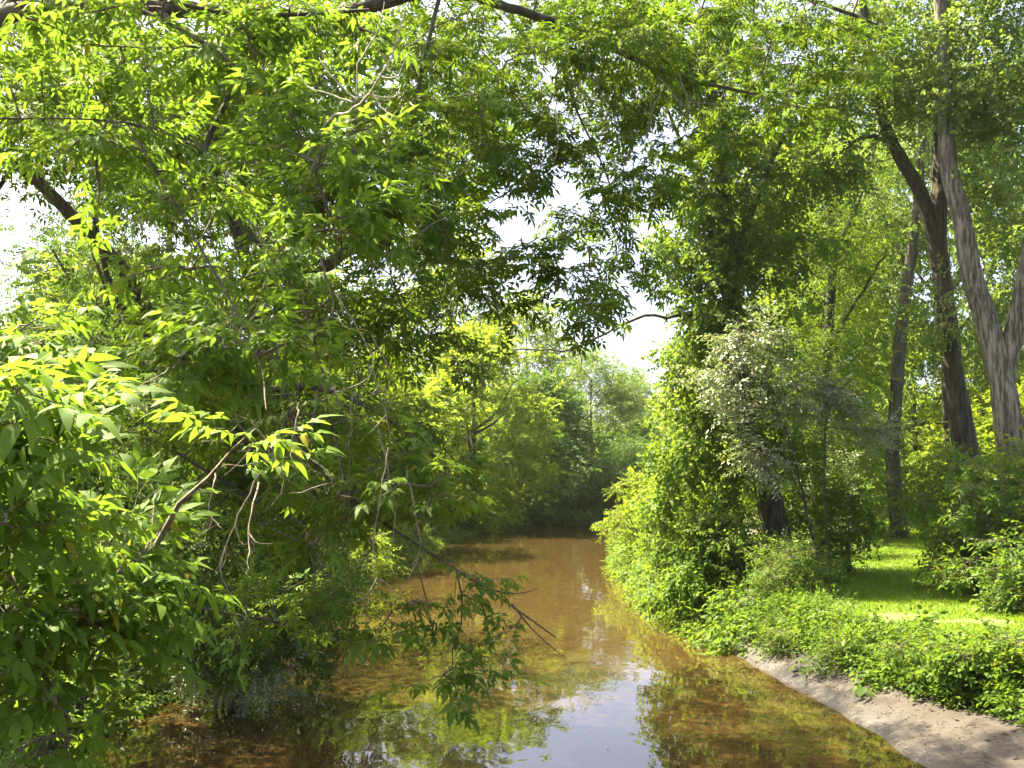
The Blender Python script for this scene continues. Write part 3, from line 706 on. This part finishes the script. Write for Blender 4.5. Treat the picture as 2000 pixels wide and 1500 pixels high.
far_tree('riverside_tree', 'high bright tree top behind the dark tree of the bend, left of the sky gap', 1.5, 100, 6, 21, 'far', 'tall', FB, group=LG)
far_tree('riverside_tree', 'pale green tree low behind the leaning tree at the far end of the water', 12.0, 89, 4.4, 9.5, 'far', 'broad', WI, group=LG, v=1)
far_tree('riverside_tree', 'hazy tree top low in the bright sky gap over the river', 17, 140, 7, 17, 'far_fine', 'broad', WI, group=LG)
far_tree('riverside_tree', 'pale distant tree behind the dead bough beside the sky gap', 28, 128, 7, 16, 'far', 'broad', FB, group=LG)
far_tree('riverside_tree', 'large tree at the left behind the bare leaning stems', -16, 40, 5.5, 12, 'far', 'tall', FB, group=LI)
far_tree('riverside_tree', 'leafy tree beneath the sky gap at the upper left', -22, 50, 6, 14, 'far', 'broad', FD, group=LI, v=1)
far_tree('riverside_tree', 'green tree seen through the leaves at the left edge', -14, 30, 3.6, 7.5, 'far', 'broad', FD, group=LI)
far_tree('box_elder_tree', 'tall dark tree on the left bank behind the leaning box elder stems', -10.2, 28.5, 4.6, 15, 'elder_lo', 'elder', ED, group=LI)  # this and the next two: tall left trees added mainly for shade
far_tree('box_elder_tree', 'added shade tree, mostly out of view, between the overhanging and the leaning box elder', -11.5, 15.5, 4.6, 14.5, 'elder_lo', 'elder', ED, group=LI)
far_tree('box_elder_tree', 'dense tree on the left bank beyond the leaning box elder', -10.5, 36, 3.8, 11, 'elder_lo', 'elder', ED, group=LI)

# ------------------------------------------------------------------ right bank: vine-covered tree, cottonwoods, bushes
bv = (8.4, 30.5, float(H(np.array([8.4]), np.array([30.5]))[0]))
rngv = np.random.default_rng(61)
tree('vine_covered_tree', 'massive vine-covered tree standing at the right water edge', 'tree', bv,
    ([bv, P(1500, 950, 30.3), P(1455, 800, 30), P(1432, 650, 30), P(1425, 540, 30), P(1408, 420, 30), P(1390, 200, 30), P(1370, 20, 30)], .46, .16),
    [([P(1440, 690, 30), P(1390, 620, 29.6), P(1330, 618, 29), P(1245, 622, 28.6), P(1175, 655, 28.4), P(1130, 678, 28.3), P(1010, 682, 28.1)], .085, .02),
     ([P(1130, 678, 28.3), P(1136, 720, 28.3), P(1110, 755, 28.3), P(1085, 778, 28.3)], .02, .006),
     ([P(1136, 720, 28.3), P(1160, 745, 28.2), P(1178, 742, 28.2)], .014, .005),
     ([P(1425, 520, 30), P(1480, 380, 29.5), P(1540, 260, 29), P(1640, 215, 28.5)], .13, .06),
     ([P(1408, 420, 30), P(1340, 300, 30), P(1290, 180, 30)], .1, .04)],
    blob_tips([(1425, 500, 29.3, 45, 90, .5, 16), (1405, 300, 29.4, 80, 120, 1, 26), (1385, 110, 29.4, 80, 110, 1, 20), (1380, 560, 30, 75, 140, 1.8, 40), (1350, 760, 30, 60, 170, 1.6, 34), (1360, 960, 29.6, 85, 150, 1.5, 38), (1340, 1120, 28.5, 80, 70, .9, 18), (1470, 620, 30, 110, 180, 2, 36),
               (1450, 350, 30, 130, 140, 2.2, 44), (1430, 150, 30, 160, 140, 2.5, 32), (1440, 830, 29, 90, 140, 1.2, 26), (1590, 230, 29, 110, 130, 2, 22), (1560, 430, 30, 110, 110, 2, 24), (1420, 1060, 28.5, 80, 80, .9, 14), (1300, 60, 30, 120, 120, 2, 16), (1330, 440, 30, 60, 120, 1.5, 26), (1420, -120, 30, 250, 120, 3, 30), (1520, 900, 30.5, 80, 160, 1.4, 26)], rngv),
    'vine', M['vine'], M['bark_dark'], 62, per=16, start=.1, jit=.55, droop=.4, step=.11, sc=1.35, twigs=False)

bs = (10.3, 33, float(H(np.array([10.3]), np.array([33]))[0]))
tree('second_stem_tree', 'dark-stemmed leafy tree just behind the vine-covered tree', 'tree', bs,
    ([bs, P(1600, 900, 33), P(1612, 760, 33), P(1622, 620, 33), P(1628, 480, 33), P(1600, 300, 33)], .27, .12),
    [([P(1612, 690, 33), P(1650, 630, 32.6), P(1690, 560, 32.4), P(1730, 500, 32)], .09, .03), ([P(1628, 500, 33), P(1680, 380, 33), P(1720, 250, 33)], .1, .04)],
    blob_tips([(1600, 560, 33, 120, 160, 1.8, 34), (1650, 470, 33, 70, 110, 1.6, 20), (1560, 760, 33, 110, 130, 1.5, 28), (1635, 720, 33, 70, 110, 1.5, 20), (1640, 300, 33, 110, 140, 2, 24), (1600, 920, 32, 100, 120, 1.4, 26)], np.random.default_rng(63)),
    'silver', M['vine'], M['bark_dark'], 64, per=18, start=.1, jit=.55, droop=.3, step=.10, sc=1.6, twigs=False)

tree('silver_leaved_shrub', 'silvery grey-leaved shrub arching in front of the vine-covered trunk', 'shrub', (8.9, 27.8, 1.2), None,
    [([(8.9, 27.8, 1.1), P(1570, 980, 27.7), P(1540, 850, 27.5), P(1480, 740, 27.2), P(1440, 640, 27)], .06, .012), ([(9.0, 27.8, 1.1), P(1610, 900, 27.8), P(1620, 800, 27.8), P(1660, 740, 27.6)], .05, .012),
     ([P(1570, 980, 27.7), P(1500, 860, 27), P(1460, 900, 26.6)], .03, .008)],
    blob_tips([(1460, 660, 27, 60, 45, .6, 9), (1440, 760, 26.9, 70, 60, .6, 10), (1590, 770, 27.5, 75, 50, .7, 13), (1490, 880, 26.8, 45, 50, .5, 6), (1690, 820, 28, 55, 50, .8, 7)], np.random.default_rng(65)),
    'silver', M['silver'], M['bark_dark'], 66, per=18, start=.15, jit=.4, droop=.35, step=.15, sc=1.6, r0=.008)

def big(name, label, pts, r, limbs, bark, tips, seed, leaf='poplar', mat='poplar', sc=1.45, step=.13):
    b = pts[0]
    return tree(name, label, 'tree', b, (pts, *r), limbs, tips, leaf, M[mat], bark, seed, per=16, start=.1, jit=.7, droop=.3, step=step, twigs=False, sides=56, ridge=.20, ring=.12, sc=sc)
gA = (13.9, 29, float(H(np.array([13.9]), np.array([29.]))[0]) - .1)
big('cottonwood_tree', 'dark forked cottonwood with a thick brown trunk beside the grass path', [gA, P(1893, 900, 29), P(1866, 720, 29), P(1840, 570, 29), P(1828, 450, 29), P(1834, 360, 29.1), P(1846, 250, 29.2), P(1850, 60, 29.3), P(1845, -150, 29.4)], (.41, .14),
    [([P(1836, 520, 29), P(1816, 430, 28.95), P(1792, 372, 28.9), P(1762, 320, 28.8), P(1742, 275, 28.6), P(1700, 120, 28), P(1680, -60, 27.6)], .25, .10),
     ([P(1742, 275, 28.6), P(1690, 268, 28.2), P(1640, 300, 27.6)], .08, .03)],
    M['bark_cotton'], blob_tips([(1700, 140, 28.5, 130, 140, 2.2, 34), (1830, 60, 29, 160, 130, 2.5, 40), (1780, 150, 28, 90, 50, 1.2, 10), (1870, 190, 28, 90, 60, 1.5, 12), (1660, 330, 29, 50, 60, 1, 8), (1790, -120, 29, 250, 120, 3, 40), (1828, 590, 28.3, 16, 90, .2, 7)], np.random.default_rng(71)), 72)
gB = (14.1, 27, float(H(np.array([14.1]), np.array([27.]))[0]) - .1)
big('cottonwood_tree', 'pale grey furrowed cottonwood splitting into two stems at the right edge', [gB, P(1975, 920, 27), P(1966, 820, 27), P(1956, 740, 27), P(1928, 640, 27), P(1900, 540, 27), P(1875, 420, 27), P(1857, 330, 27), P(1842, 150, 27.2), P(1830, -80, 27.4)], (.44, .15),
    [([P(1964, 830, 27), P(1968, 740, 26.95), P(1980, 650, 26.9), P(1998, 560, 26.8), P(2020, 440, 26.7), P(2040, 250, 26.5), P(2060, 0, 26.4)], .28, .15)],
    M['bark_grey'], blob_tips([(1940, 110, 27, 120, 150, 2.2, 38), (1980, 320, 27, 60, 90, 1.5, 14), (2060, 100, 27, 120, 250, 2.5, 30), (1945, 420, 28.8, 40, 60, .8, 6), (1960, 480, 29, 50, 60, 1, 6), (1950, -120, 27, 200, 120, 2.5, 30), (1920, 220, 26.5, 80, 60, 1, 8)], np.random.default_rng(73)), 74)
gC = at_ground(17.4, 44)
big('slim_tree', 'slim bare-trunked tree leaning between the path bushes and the forked cottonwood', [gC, P(1746, 900, 44), P(1750, 760, 44), P(1764, 620, 44), P(1786, 470, 44), P(1796, 340, 44), P(1800, 150, 44)], (.34, .18), [],
    M['bark_cotton'], blob_tips([(1790, 230, 45, 120, 140, 3, 34), (1710, 380, 46, 60, 80, 2, 14), (1800, 60, 45, 160, 140, 3, 30)], np.random.default_rng(75)), 76)

# bushes round the path
shrub('path_bush', 'large leafy green bush at the right edge beside the grass path', 12.4, 24.6, 1.7, 3.7, 150, 'herb', M['herb'], 81, cat='bush', sc=1.35, per=6)
shrub('path_bush', 'low dark green bush spilling onto the path below the large right bush', 12.0, 22.4, 1.0, 1.6, 80, 'herb', M['herb'], 82, cat='bush', sc=1.2, per=6)
shrub('path_bush', 'bush in front of the pale cottonwood trunk', 13.6, 25.9, 1.5, 4.3, 100, 'herb', M['far_bright'], 83, cat='bush', sc=1.4)
shrub('path_bush', 'dark rounded bush on the left side of the far path', 15.6, 45, 2.0, 4.6, 100, 'silver', M['vine'], 84, cat='bush', sc=1.6)
shrub('path_bush', 'tall green bush hiding the foot of the dark forked cottonwood', 12.6, 26.8, 1.7, 4.0, 110, 'herb', M['herb'], 181, cat='bush', sc=1.4, per=6)
shrub('path_bush', 'silvery bush between the slim trunk and the vine-covered tree', 12.0, 37.5, 1.7, 4.6, 100, 'silver', M['silver'], 85, cat='bush', sc=1.5)
shrub('path_bush', 'shaded bush under the dark-stemmed tree at the path edge', 10.6, 31.2, 1.3, 3.0, 90, 'vine', M['vine'], 86, cat='bush', sc=1.2)
shrub('path_bush', 'leafy bush closing the right side of the path at its far bend', 18.8, 39, 1.8, 3.8, 90, 'vine', M['herb'], 87, cat='bush', sc=1.5)
shrub('path_bush', 'bright green bush where the path disappears', 25.5, 60, 2.6, 4.5, 90, 'far', M['far_bright'], 88, cat='bush')
shrub('water_edge_bush', 'brightly sunlit yellow-green bush leaning over the right water edge', 5.9, 44, 1.7, 2.6, 100, 'herb', M['far_bright'], 89, cat='bush', sc=1.4, lean=(-.5, -.3))
shrub('water_edge_bush', 'sunlit bush beyond the bright bush on the right water edge', 7.4, 53, 1.8, 3.0, 80, 'herb', M['far_bright'], 90, cat='bush', sc=1.6, lean=(-.6, 0))
shrub('water_edge_bush', 'small pale bush at the far end of the right water edge', 9.6, 67, 2.0, 3.2, 80, 'far', M['far_bright'], 190, cat='bush', lean=(-.8, 0))
shrub('water_edge_bush', 'tangle of green leaves hanging to the water below the vine-covered tree', 5.6, 34, 1.2, 2.6, 90, 'vine', M['vine'], 91, cat='bush', sc=1.2, lean=(-.3, 0), low=.05)
shrub('water_edge_bush', 'dark vine tangle at the corner where the sand begins', 6.2, 28.2, 1.0, 1.9, 80, 'vine', M['vine'], 92, cat='bush', sc=1.15, lean=(-.4, 0), low=.02)
shrub('leafy_herb', 'tall pale green herb clump in front of the dark trunk base', 7.4, 26.0, .9, 1.35, 70, 'nettle', M['herb'], 93, cat='plant', sc=1.25, droop=-.2)
shrub('leafy_herb', 'upright narrow-leaved herb clump at the sand corner', 7.0, 25.4, .5, 1.25, 50, 'willow', M['herb'], 94, cat='plant', sc=.8, droop=-.1)

for k, (px, py, Y, r, h, lab, kd) in enumerate((
        (1520, 1200, 22.6, .55, .85, 'mounded herb clump on the bank edge, first from the vine tangle', 'nettle'),
        (1610, 1225, 20.6, .6, .75, 'mounded herb clump on the bank edge, second from the vine tangle', 'herb'),
        (1760, 1265, 18.4, .6, .9, 'mounded herb clump on the bank edge, third from the vine tangle', 'nettle'),
        (1860, 1290, 17.4, .55, .7, 'mounded herb clump on the bank edge, fourth from the vine tangle', 'vine'),
        (1965, 1300, 16.8, .6, .85, 'mounded herb clump on the bank edge, nearest the right side', 'herb'))):
    q = P(px, py, Y)
    shrub('leafy_herb', lab, float(q[0]) + .3, Y, r * .85, h * .68, 45, kd, M['herb'] if k % 2 else M['vine'], 500 + k, cat='plant', sc=1.0, droop=.1, group='herb clumps along the bank edge', stems=6, low=.1)
def broad_plant(label, px, py, Y, n, L, seed):
    rng = np.random.default_rng(seed); q = P(px, py, Y); x, y = q[0], Y; z = float(H(np.array([x]), np.array([y]))[0])
    e = tag(empty('broad_leaved_plant', (x, y, z)), label, 'plant', 'broad-leaved plants on the bank edge')
    for k in range(n):
        a = k * 2.4 + rng.uniform(-.3, .3); l = L * rng.uniform(.7, 1.1)
        v, f = leaflet(l, l * .75, .25, .45, True); st = l * .9
        d = np.array([math.cos(a) * .6, math.sin(a) * .6, 1.0]) * st
        pet = tube(np.array([[x, y, z], np.array([x, y, z]) + d * .5 + np.array([0, 0, .04]), np.array([x, y, z]) + d]), [.008, .006, .004], 5)
        lv = v @ rotm(a, rng.uniform(-.1, .5), rng.uniform(-.3, .3)).T + np.array([x, y, z]) + d
        vv, ff = merge([(lv, f), pet])
        link('leaf', mesh('leaf', vv, ff, M['herb'], False, {'tint': np.full(len(vv), .35)}), e)
broad_plant('broad-leaved plant hanging over the sand at the middle of the bank', 1690, 1262, 18.6, 8, .24, 1)
broad_plant('broad-leaved plant among the herbs at the right end of the bank', 1930, 1275, 17.6, 8, .22, 2)
broad_plant('broad-leaved plant at the edge of the sand nearest the vine tangle', 1560, 1240, 21.0, 7, .20, 3)

# trees behind the right bank
RG = 'trees in the woodland behind the right bank'
far_tree('woodland_tree', 'tall sunlit tree directly behind the vine-covered tree', 13, 47, 4.6, 19, 'far', 'tall', FB, group=RG)
far_tree('woodland_tree', 'lit tree rising at the right water edge behind the bright bushes', 12.5, 59, 3.6, 12.5, 'far', 'broad', FB, group=RG, v=1)
far_tree('woodland_tree', 'bright green tree framed between the slim trunk and the forked cottonwood', 26.5, 64, 5, 12, 'far', 'broad', FB, group=RG)
far_tree('woodland_tree', 'pale green tree framed between the two cottonwood trunks', 34, 68, 5, 12.5, 'far', 'broad', FB, group=RG, v=1)
far_tree('woodland_tree', 'tall tree behind the silvery bush left of the slim trunk', 18.5, 57, 4.6, 22, 'far', 'tall', PO, group=RG)
far_tree('woodland_tree', 'light green tree at the right edge behind the pale cottonwood', 20.4, 39.5, 2.8, 6.0, 'far', 'broad', FB, group=RG, v=1)
far_tree('woodland_tree', 'high-crowned tree above the middle of the right woodland', 25, 76, 6, 30, 'far', 'high', PO, group=RG)
far_tree('woodland_tree', 'tall tree whose top shows at the upper right edge', 30.5, 56, 5.5, 27, 'far', 'high', PO, group=RG)
far_tree('woodland_tree', 'tree with a high crown above the slim leaning trunk', 21.5, 48, 4.2, 23, 'far', 'high', PO, group=RG)
print('far done')

# ------------------------------------------------------------------ far wood that closes the view
def far_wood():
    rng = np.random.default_rng(200); T = T_spray('far'); loc = []
    for k in range(90):
        side = rng.random()
        y = rng.uniform(95, 190); x = rng.uniform(-90, 100)
        if xL(y) - 4 < x < xR(y) + 4: continue
        if abs(x / y - .125) < .05 and y < 150: continue
        r = rng.uniform(3.5, 5.5); h = rng.uniform(9, 15)
        for (c, s, n) in crown_spheres(x, y, 1.5, r, h, 16, rng):
            v = rng.normal(size=(26, 3)); v /= np.linalg.norm(v, axis=1, keepdims=True); loc.append(np.array(c) + v * np.array(s) * rng.uniform(.5, 1, (26, 1)))
    loc = np.concatenate(loc); d = rng.normal(size=loc.shape) * np.array([1, 1, .6])
    v, f, t = bake(T, basis(d, rng, .5), loc, rng.uniform(2.2, 3.6, len(loc)), rng.integers(0, len(T), len(loc)), rng.uniform(0, .45, len(loc)))
    return v, f, t
# thinned leaves: every far shoot keeps a third of its blades
_v, _f, _t = far_wood()
keep = (np.arange(len(_f)) // 2) % 5 == 0
tag(link('far_woodland', mesh('far_woodland', _v, _f[keep], M['far_bright'], False, {'tint': _t})), 'distant mass of woodland beyond the river bend', kind='stuff')

# ------------------------------------------------------------------ ground cover, grass, litter
def cover():
    rng = np.random.default_rng(300); loc = []; d = []
    def add(n, f):
        for _ in range(n):
            q = f()
            if q is not None: loc.append(q)
    y = rng.uniform(9, 26, 9000); u = rng.uniform(0, 1, 9000)
    bw = np.interp(y, BW[:, 0], BW[:, 1]); x = xR(y) + bw - .15 + u ** 1.3 * 2.3
    # mounds: taller along the bank edge, lower inland
    hgt = (.10 + 1.7 * np.clip(fbm2(x, y, .8, 31) + .12, 0, 1)) * np.clip(1.25 - 1.9 * u, .1, 1)
    pc = np.interp(y, PATH[:, 1], PATH[:, 0]); pwid = np.interp(y, PATH[:, 1], PW)
    ok = ~((np.abs(x - pc) < pwid) & (y > 20) & (u > .5)); ok &= rng.random(9000) < np.where(u > .75, .45, 1)
    x, y, hgt = x[ok], y[ok], hgt[ok]
    z = H(x, y) + hgt * rng.uniform(.1, 1, len(x))
    L = [np.stack([x, y, z], 1)]
    # fringe on both sides of the path and under the bushes
    for sd_, wd in ((-1, 2.4), (1, 2.4)):
        s = rng.uniform(.12, 1, 3000) ; c, w, n = path_frame(s); off = w + rng.uniform(0, 1, 3000) * wd - .1
        q = c + n * (sd_ * off)[:, None]
        L.append(np.column_stack([q, H(q[:, 0], q[:, 1]) + rng.uniform(.03, .45, 3000) * np.clip((off - w) / .6, .15, 1)]))
    loc = np.concatenate(L)
    d = rng.normal(size=loc.shape) * np.array([1, 1, .35]) + np.array([-.25, -.2, .1])
    T = T_spray('herb')
    return bake(T, basis(d, rng, .4), loc, rng.uniform(.6, 1.5, len(loc)) * np.where(fbm2(loc[:, 0], loc[:, 1], .6, 35) > .03, 1.25, .85), rng.integers(0, len(T), len(loc)), np.clip(2.2 * fbm2(loc[:, 0], loc[:, 1], .8, 33) + .22, -.15, .7))
v, f, t = cover()
tag(link('ground_cover', mesh('ground_cover', v, f, M['herb'], False, {'tint': t})), 'low leafy ground cover along the right bank and path', kind='stuff')

def woodcover():
    rng = np.random.default_rng(301); n = 5500
    y = rng.uniform(16, 95, n); sd_ = rng.random(n) < .5; o = rng.uniform(.1, 1, n) ** 1.5
    x = np.where(sd_, xL(y) - .2 - o * 14, xR(y) + np.interp(y, BW[:, 0], BW[:, 1]) + .2 + o * 28)
    z = H(x, y) + rng.uniform(.05, .7, n)
    m = 7000; yf = 24 + 76 * rng.uniform(0, 1, m) ** 1.3; sf = rng.random(m) < .5; o = rng.uniform(-.5, 1.2, m)
    yl = np.where(sf, yf - 8, yf)
    xf = np.where(sf, xL(yl) - o, xR(yl) + o); zf = np.maximum(H(xf, yl), .05) + rng.uniform(0, .9, m) * np.clip(o + .6, .2, 1)
    x = np.concatenate([x, xf]); y = np.concatenate([y, yl]); z = np.concatenate([z, zf])
    pc = np.interp(y, PATH[:, 1], PATH[:, 0])
    ok = (np.abs(x - pc) > np.interp(y, PATH[:, 1], PW) + .45) & ~((x > 6) & (y < 27) & (x < 12))
    x, y, z = x[ok], y[ok], z[ok]
    d = rng.normal(size=(len(x), 3)) * np.array([1, 1, .4]) + np.array([0, 0, -.2]); T = T_spray('herb')
    return bake(T, basis(d, rng, .4), np.stack([x, y, z], 1), rng.uniform(1.2, 2.2, len(x)), rng.integers(0, len(T), len(x)), rng.uniform(0, .4, len(x)))
v, f, t = woodcover()
tag(link('undergrowth', mesh('undergrowth', v, f, M['vine'], False, {'tint': t})), 'leafy undergrowth beneath the trees of both banks', kind='stuff')

def grass():
    rng = np.random.default_rng(302); n = 65000
    s = .02 + .9 * rng.uniform(0, 1, n) ** 1.5; c, w, nn = path_frame(s); q = c + nn * (rng.uniform(-1.1, 1.1, n) * w)[:, None]
    bare = (fbm2(q[:, 0], q[:, 1], .8, 41) > .08) & (q[:, 1] < 22.5)
    q = q[~bare]; n = len(q)
    z = H(q[:, 0], q[:, 1]) + .015
    a = rng.uniform(0, 6.283, n); wdt = rng.uniform(.006, .012, n) * (1 + q[:, 1] / 40); h = rng.uniform(.035, .085, n); b = rng.normal(0, .03, (n, 2))
    p0 = np.column_stack([q[:, 0] - np.cos(a) * wdt, q[:, 1] - np.sin(a) * wdt, z]); p1 = np.column_stack([q[:, 0] + np.cos(a) * wdt, q[:, 1] + np.sin(a) * wdt, z]); p2 = np.column_stack([q + b, z + h])
    v = np.stack([p0, p1, p2], 1).reshape(-1, 3)
    return v, np.arange(3 * n).reshape(-1, 3), np.repeat(np.clip(fbm2(q[:, 0], q[:, 1], .7, 42) + .25, 0, .6), 3)
v, f, t = grass()
tag(link('grass', mesh('grass', v, f, M['grass'], False, {'tint': t})), 'short mown grass blades on the path', kind='stuff')

def litter():
    rng = np.random.default_rng(303); n = 900
    y = rng.uniform(9, 26, n); bw = np.interp(y, BW[:, 0], BW[:, 1]); x = xR(y) + bw * rng.uniform(.1, 1.05, n)
    z = H(x, y) + .065 + fbm2(x, y, 1.1, 11, 2) * .10
    parts = []
    for k in range(n):
        L = rng.uniform(.03, .12); a = rng.uniform(0, 6.28); d = np.array([math.cos(a), math.sin(a), rng.uniform(-.1, .1)]) * L
        p = np.array([x[k], y[k], z[k]])
        if k % 3: parts.append(tube(np.array([p, p + d * .5 + np.array([0, 0, .008]), p + d]), [.005, .005, .003], 3))
        else:
            lv, lf_ = leaflet(L, L * .5, .4, .1, False); parts.append((lv @ rotm(a, rng.uniform(-.2, .2), rng.uniform(-.4, .4)).T + p, lf_))
    return merge(parts)
v, f = litter()
tag(link('leaf_litter', mesh('leaf_litter', v, f, M['litter'])), 'bits of twig and dead leaf strewn on the sand', kind='stuff')

def tufts():
    rng = np.random.default_rng(305); n = 700; V = []; Fc = []
    y = rng.uniform(9, 40, n); x = xR(y) + np.interp(y, BW[:, 0], BW[:, 1]) + rng.uniform(-.15, .5, n) + (rng.random(n) < .4) * rng.uniform(0, 3, n)
    pc = np.interp(y, PATH[:, 1], PATH[:, 0]); k = np.abs(x - pc) > 1.5; x, y = x[k], y[k]; n = len(x)
    z = H(x, y)
    m = 9; X = np.repeat(x, m) + rng.normal(0, .05, n * m); Y = np.repeat(y, m) + rng.normal(0, .05, n * m); Z = np.repeat(z, m)
    a = rng.uniform(0, 6.283, n * m); L = rng.uniform(.25, .7, n * m); w = rng.uniform(.005, .009, n * m); bend = rng.uniform(.2, .8, n * m)
    dx = np.cos(a) - .5; dy = np.sin(a); px, py_ = -np.sin(a) * w, np.cos(a) * w
    def pt(t, s_): return np.stack([X + dx * bend * L * t * t + px * s_ * (1 - t), Y + dy * bend * L * t * t + py_ * s_ * (1 - t), Z + L * (t - .45 * bend * t * t)], 1)
    P_ = np.stack([pt(0, 1), pt(0, -1), pt(.5, 1), pt(.5, -1), pt(1, 0)], 1).reshape(-1, 3)
    b = (np.arange(n * m) * 5)[:, None]
    f = np.concatenate([b + np.array([[0, 1, 3]]), b + np.array([[0, 3, 2]]), b + np.array([[2, 3, 4]])])
    return P_, f, np.repeat(rng.uniform(0, .5, n * m), 5)
v, f, t = tufts()
tag(link('bank_grass', mesh('bank_grass', v, f, M['herb'], False, {'tint': t})), 'long grass blades trailing over the edge of the sand', kind='stuff')

def floating():
    rng = np.random.default_rng(306); parts = []
    for k in range(170):
        y = 13 + 45 * rng.random() ** 2; x = rng.uniform(xL(y) + .3, xR(y) - .2); L = rng.uniform(.02, .07)
        lv, lf_ = leaflet(L, L * .5, .25, -.1, False); parts.append((lv @ rotm(rng.uniform(0, 6.28), 0, 0).T + np.array([x, y, .004]), lf_))
    return merge(parts)
v, f = floating()
tag(link('floating_leaves', mesh('floating_leaves', v, f, M['willow'], False, {'tint': np.full(len(v), .8)})), 'small pale leaves floating on the river', kind='stuff')

# bare pale twigs of the near box elder that has died back
def dead_bough():
    main = smooth_path([P(602, 305, 5.3), P(640, 240, 4.9), P(720, 185, 4.4), P(765, 110, 4.2), P(792, 20, 4.1)], 22); main[1:-1] += np.random.default_rng(9).normal(0, .004, (20, 3))
    e = link('dead_bough', mesh('dead_bough', *tube(main, np.linspace(.010, .0025, 22), 7), M['dead_twig'], True), T1)
    e['label'] = 'pale bare dead bough with forked twigs'
    rng = np.random.default_rng(5)
    subs = [[(700, 195), (700, 120), (740, 60), (750, 0)], [(720, 185), (770, 190), (785, 165)], [(725, 182), (750, 215), (775, 232)], [(700, 195), (650, 150), (620, 110)],
            [(745, 150), (775, 150), (790, 118)], [(690, 200), (655, 190), (610, 175), (585, 145)], [(760, 120), (735, 90), (730, 60)]]
    for sidx, s in enumerate(subs):
        p = smooth_path([P(a, b, 4.38 + .04 * k * (1 if sidx % 2 else -1)) for k, (a, b) in enumerate(s)], 10)
        p[1:] += rng.normal(0, .004, (9, 3))
        o = link('twig', mesh('twig', *tube(p, np.linspace(.0045, .0015, 10), 6), M['dead_twig'], True)); o.parent = e; o.matrix_parent_inverse = e.matrix_parent_inverse.inverted() @ Matrix.Translation(-T1.location)
dead_bough()
def bare_twigs(parent):
    rng = np.random.default_rng(77)
    for k in range(42):
        px, py, Y = rng.uniform(420, 800), rng.uniform(380, 980), rng.uniform(6.4, 7.4)
        if k >= 28: px, py, Y = rng.uniform(1030, 1330), rng.uniform(60, 200), rng.uniform(9.6, 10.6)
        a = P(px, py, Y); L = rng.uniform(.35, 1.0); sw = rng.normal(0, .22, 3)
        pts = [a, a + np.array([sw[0] * .6, sw[1] * .4, -.35 * L]), a + np.array([sw[0], sw[1] * .6, -.75 * L]), a + np.array([sw[0] * .4 + rng.normal(0, .1), sw[1], -L])]
        p = smooth_path(pts, 14); p[1:] += rng.normal(0, .006, (13, 3))
        parts = [tube(p, np.linspace(.0075, .0025, 14), 5)]
        for q in range(rng.integers(2, 5)):
            j = rng.integers(4, 13); d = np.array([rng.normal(0, .14), rng.normal(0, .08), -rng.uniform(.05, .22)]) * rng.uniform(.6, 1.5)
            parts.append(tube(smooth_path([p[j], p[j] + d * .5 + rng.normal(0, .015, 3), p[j] + d + np.array([0, 0, .05])], 6), np.linspace(.004, .0015, 6), 4))
        o = link('bare_twig', mesh('bare_twig', *merge(parts), M['twig_pale'], True), parent)
bare_twigs(T3)
tri = sum(len(m.polygons) for m in bpy.data.meshes)
print('faces', tri, 'objects', len(bpy.data.objects))
def haze():
    b=[(-150,-20,-2),(150,-20,-2),(150,220,-2),(-150,220,-2),(-150,-20,42),(150,-20,42),(150,220,42),(-150,220,42)]
    f=[(0,3,2,1),(4,5,6,7),(0,1,5,4),(1,2,6,5),(2,3,7,6),(3,0,4,7)]
    m,t,out=newmat('haze'); pv=N(t,'ShaderNodeVolumePrincipled'); pv.inputs['Density'].default_value=.0002; pv.inputs['Color'].default_value=(.95,.97,.9,1); pv.inputs['Anisotropy'].default_value=.6
    t.links.new(pv.outputs[0],out.inputs['Volume'])
    tag(link('haze',mesh('haze',b,f,m)),kind='stuff')
haze()
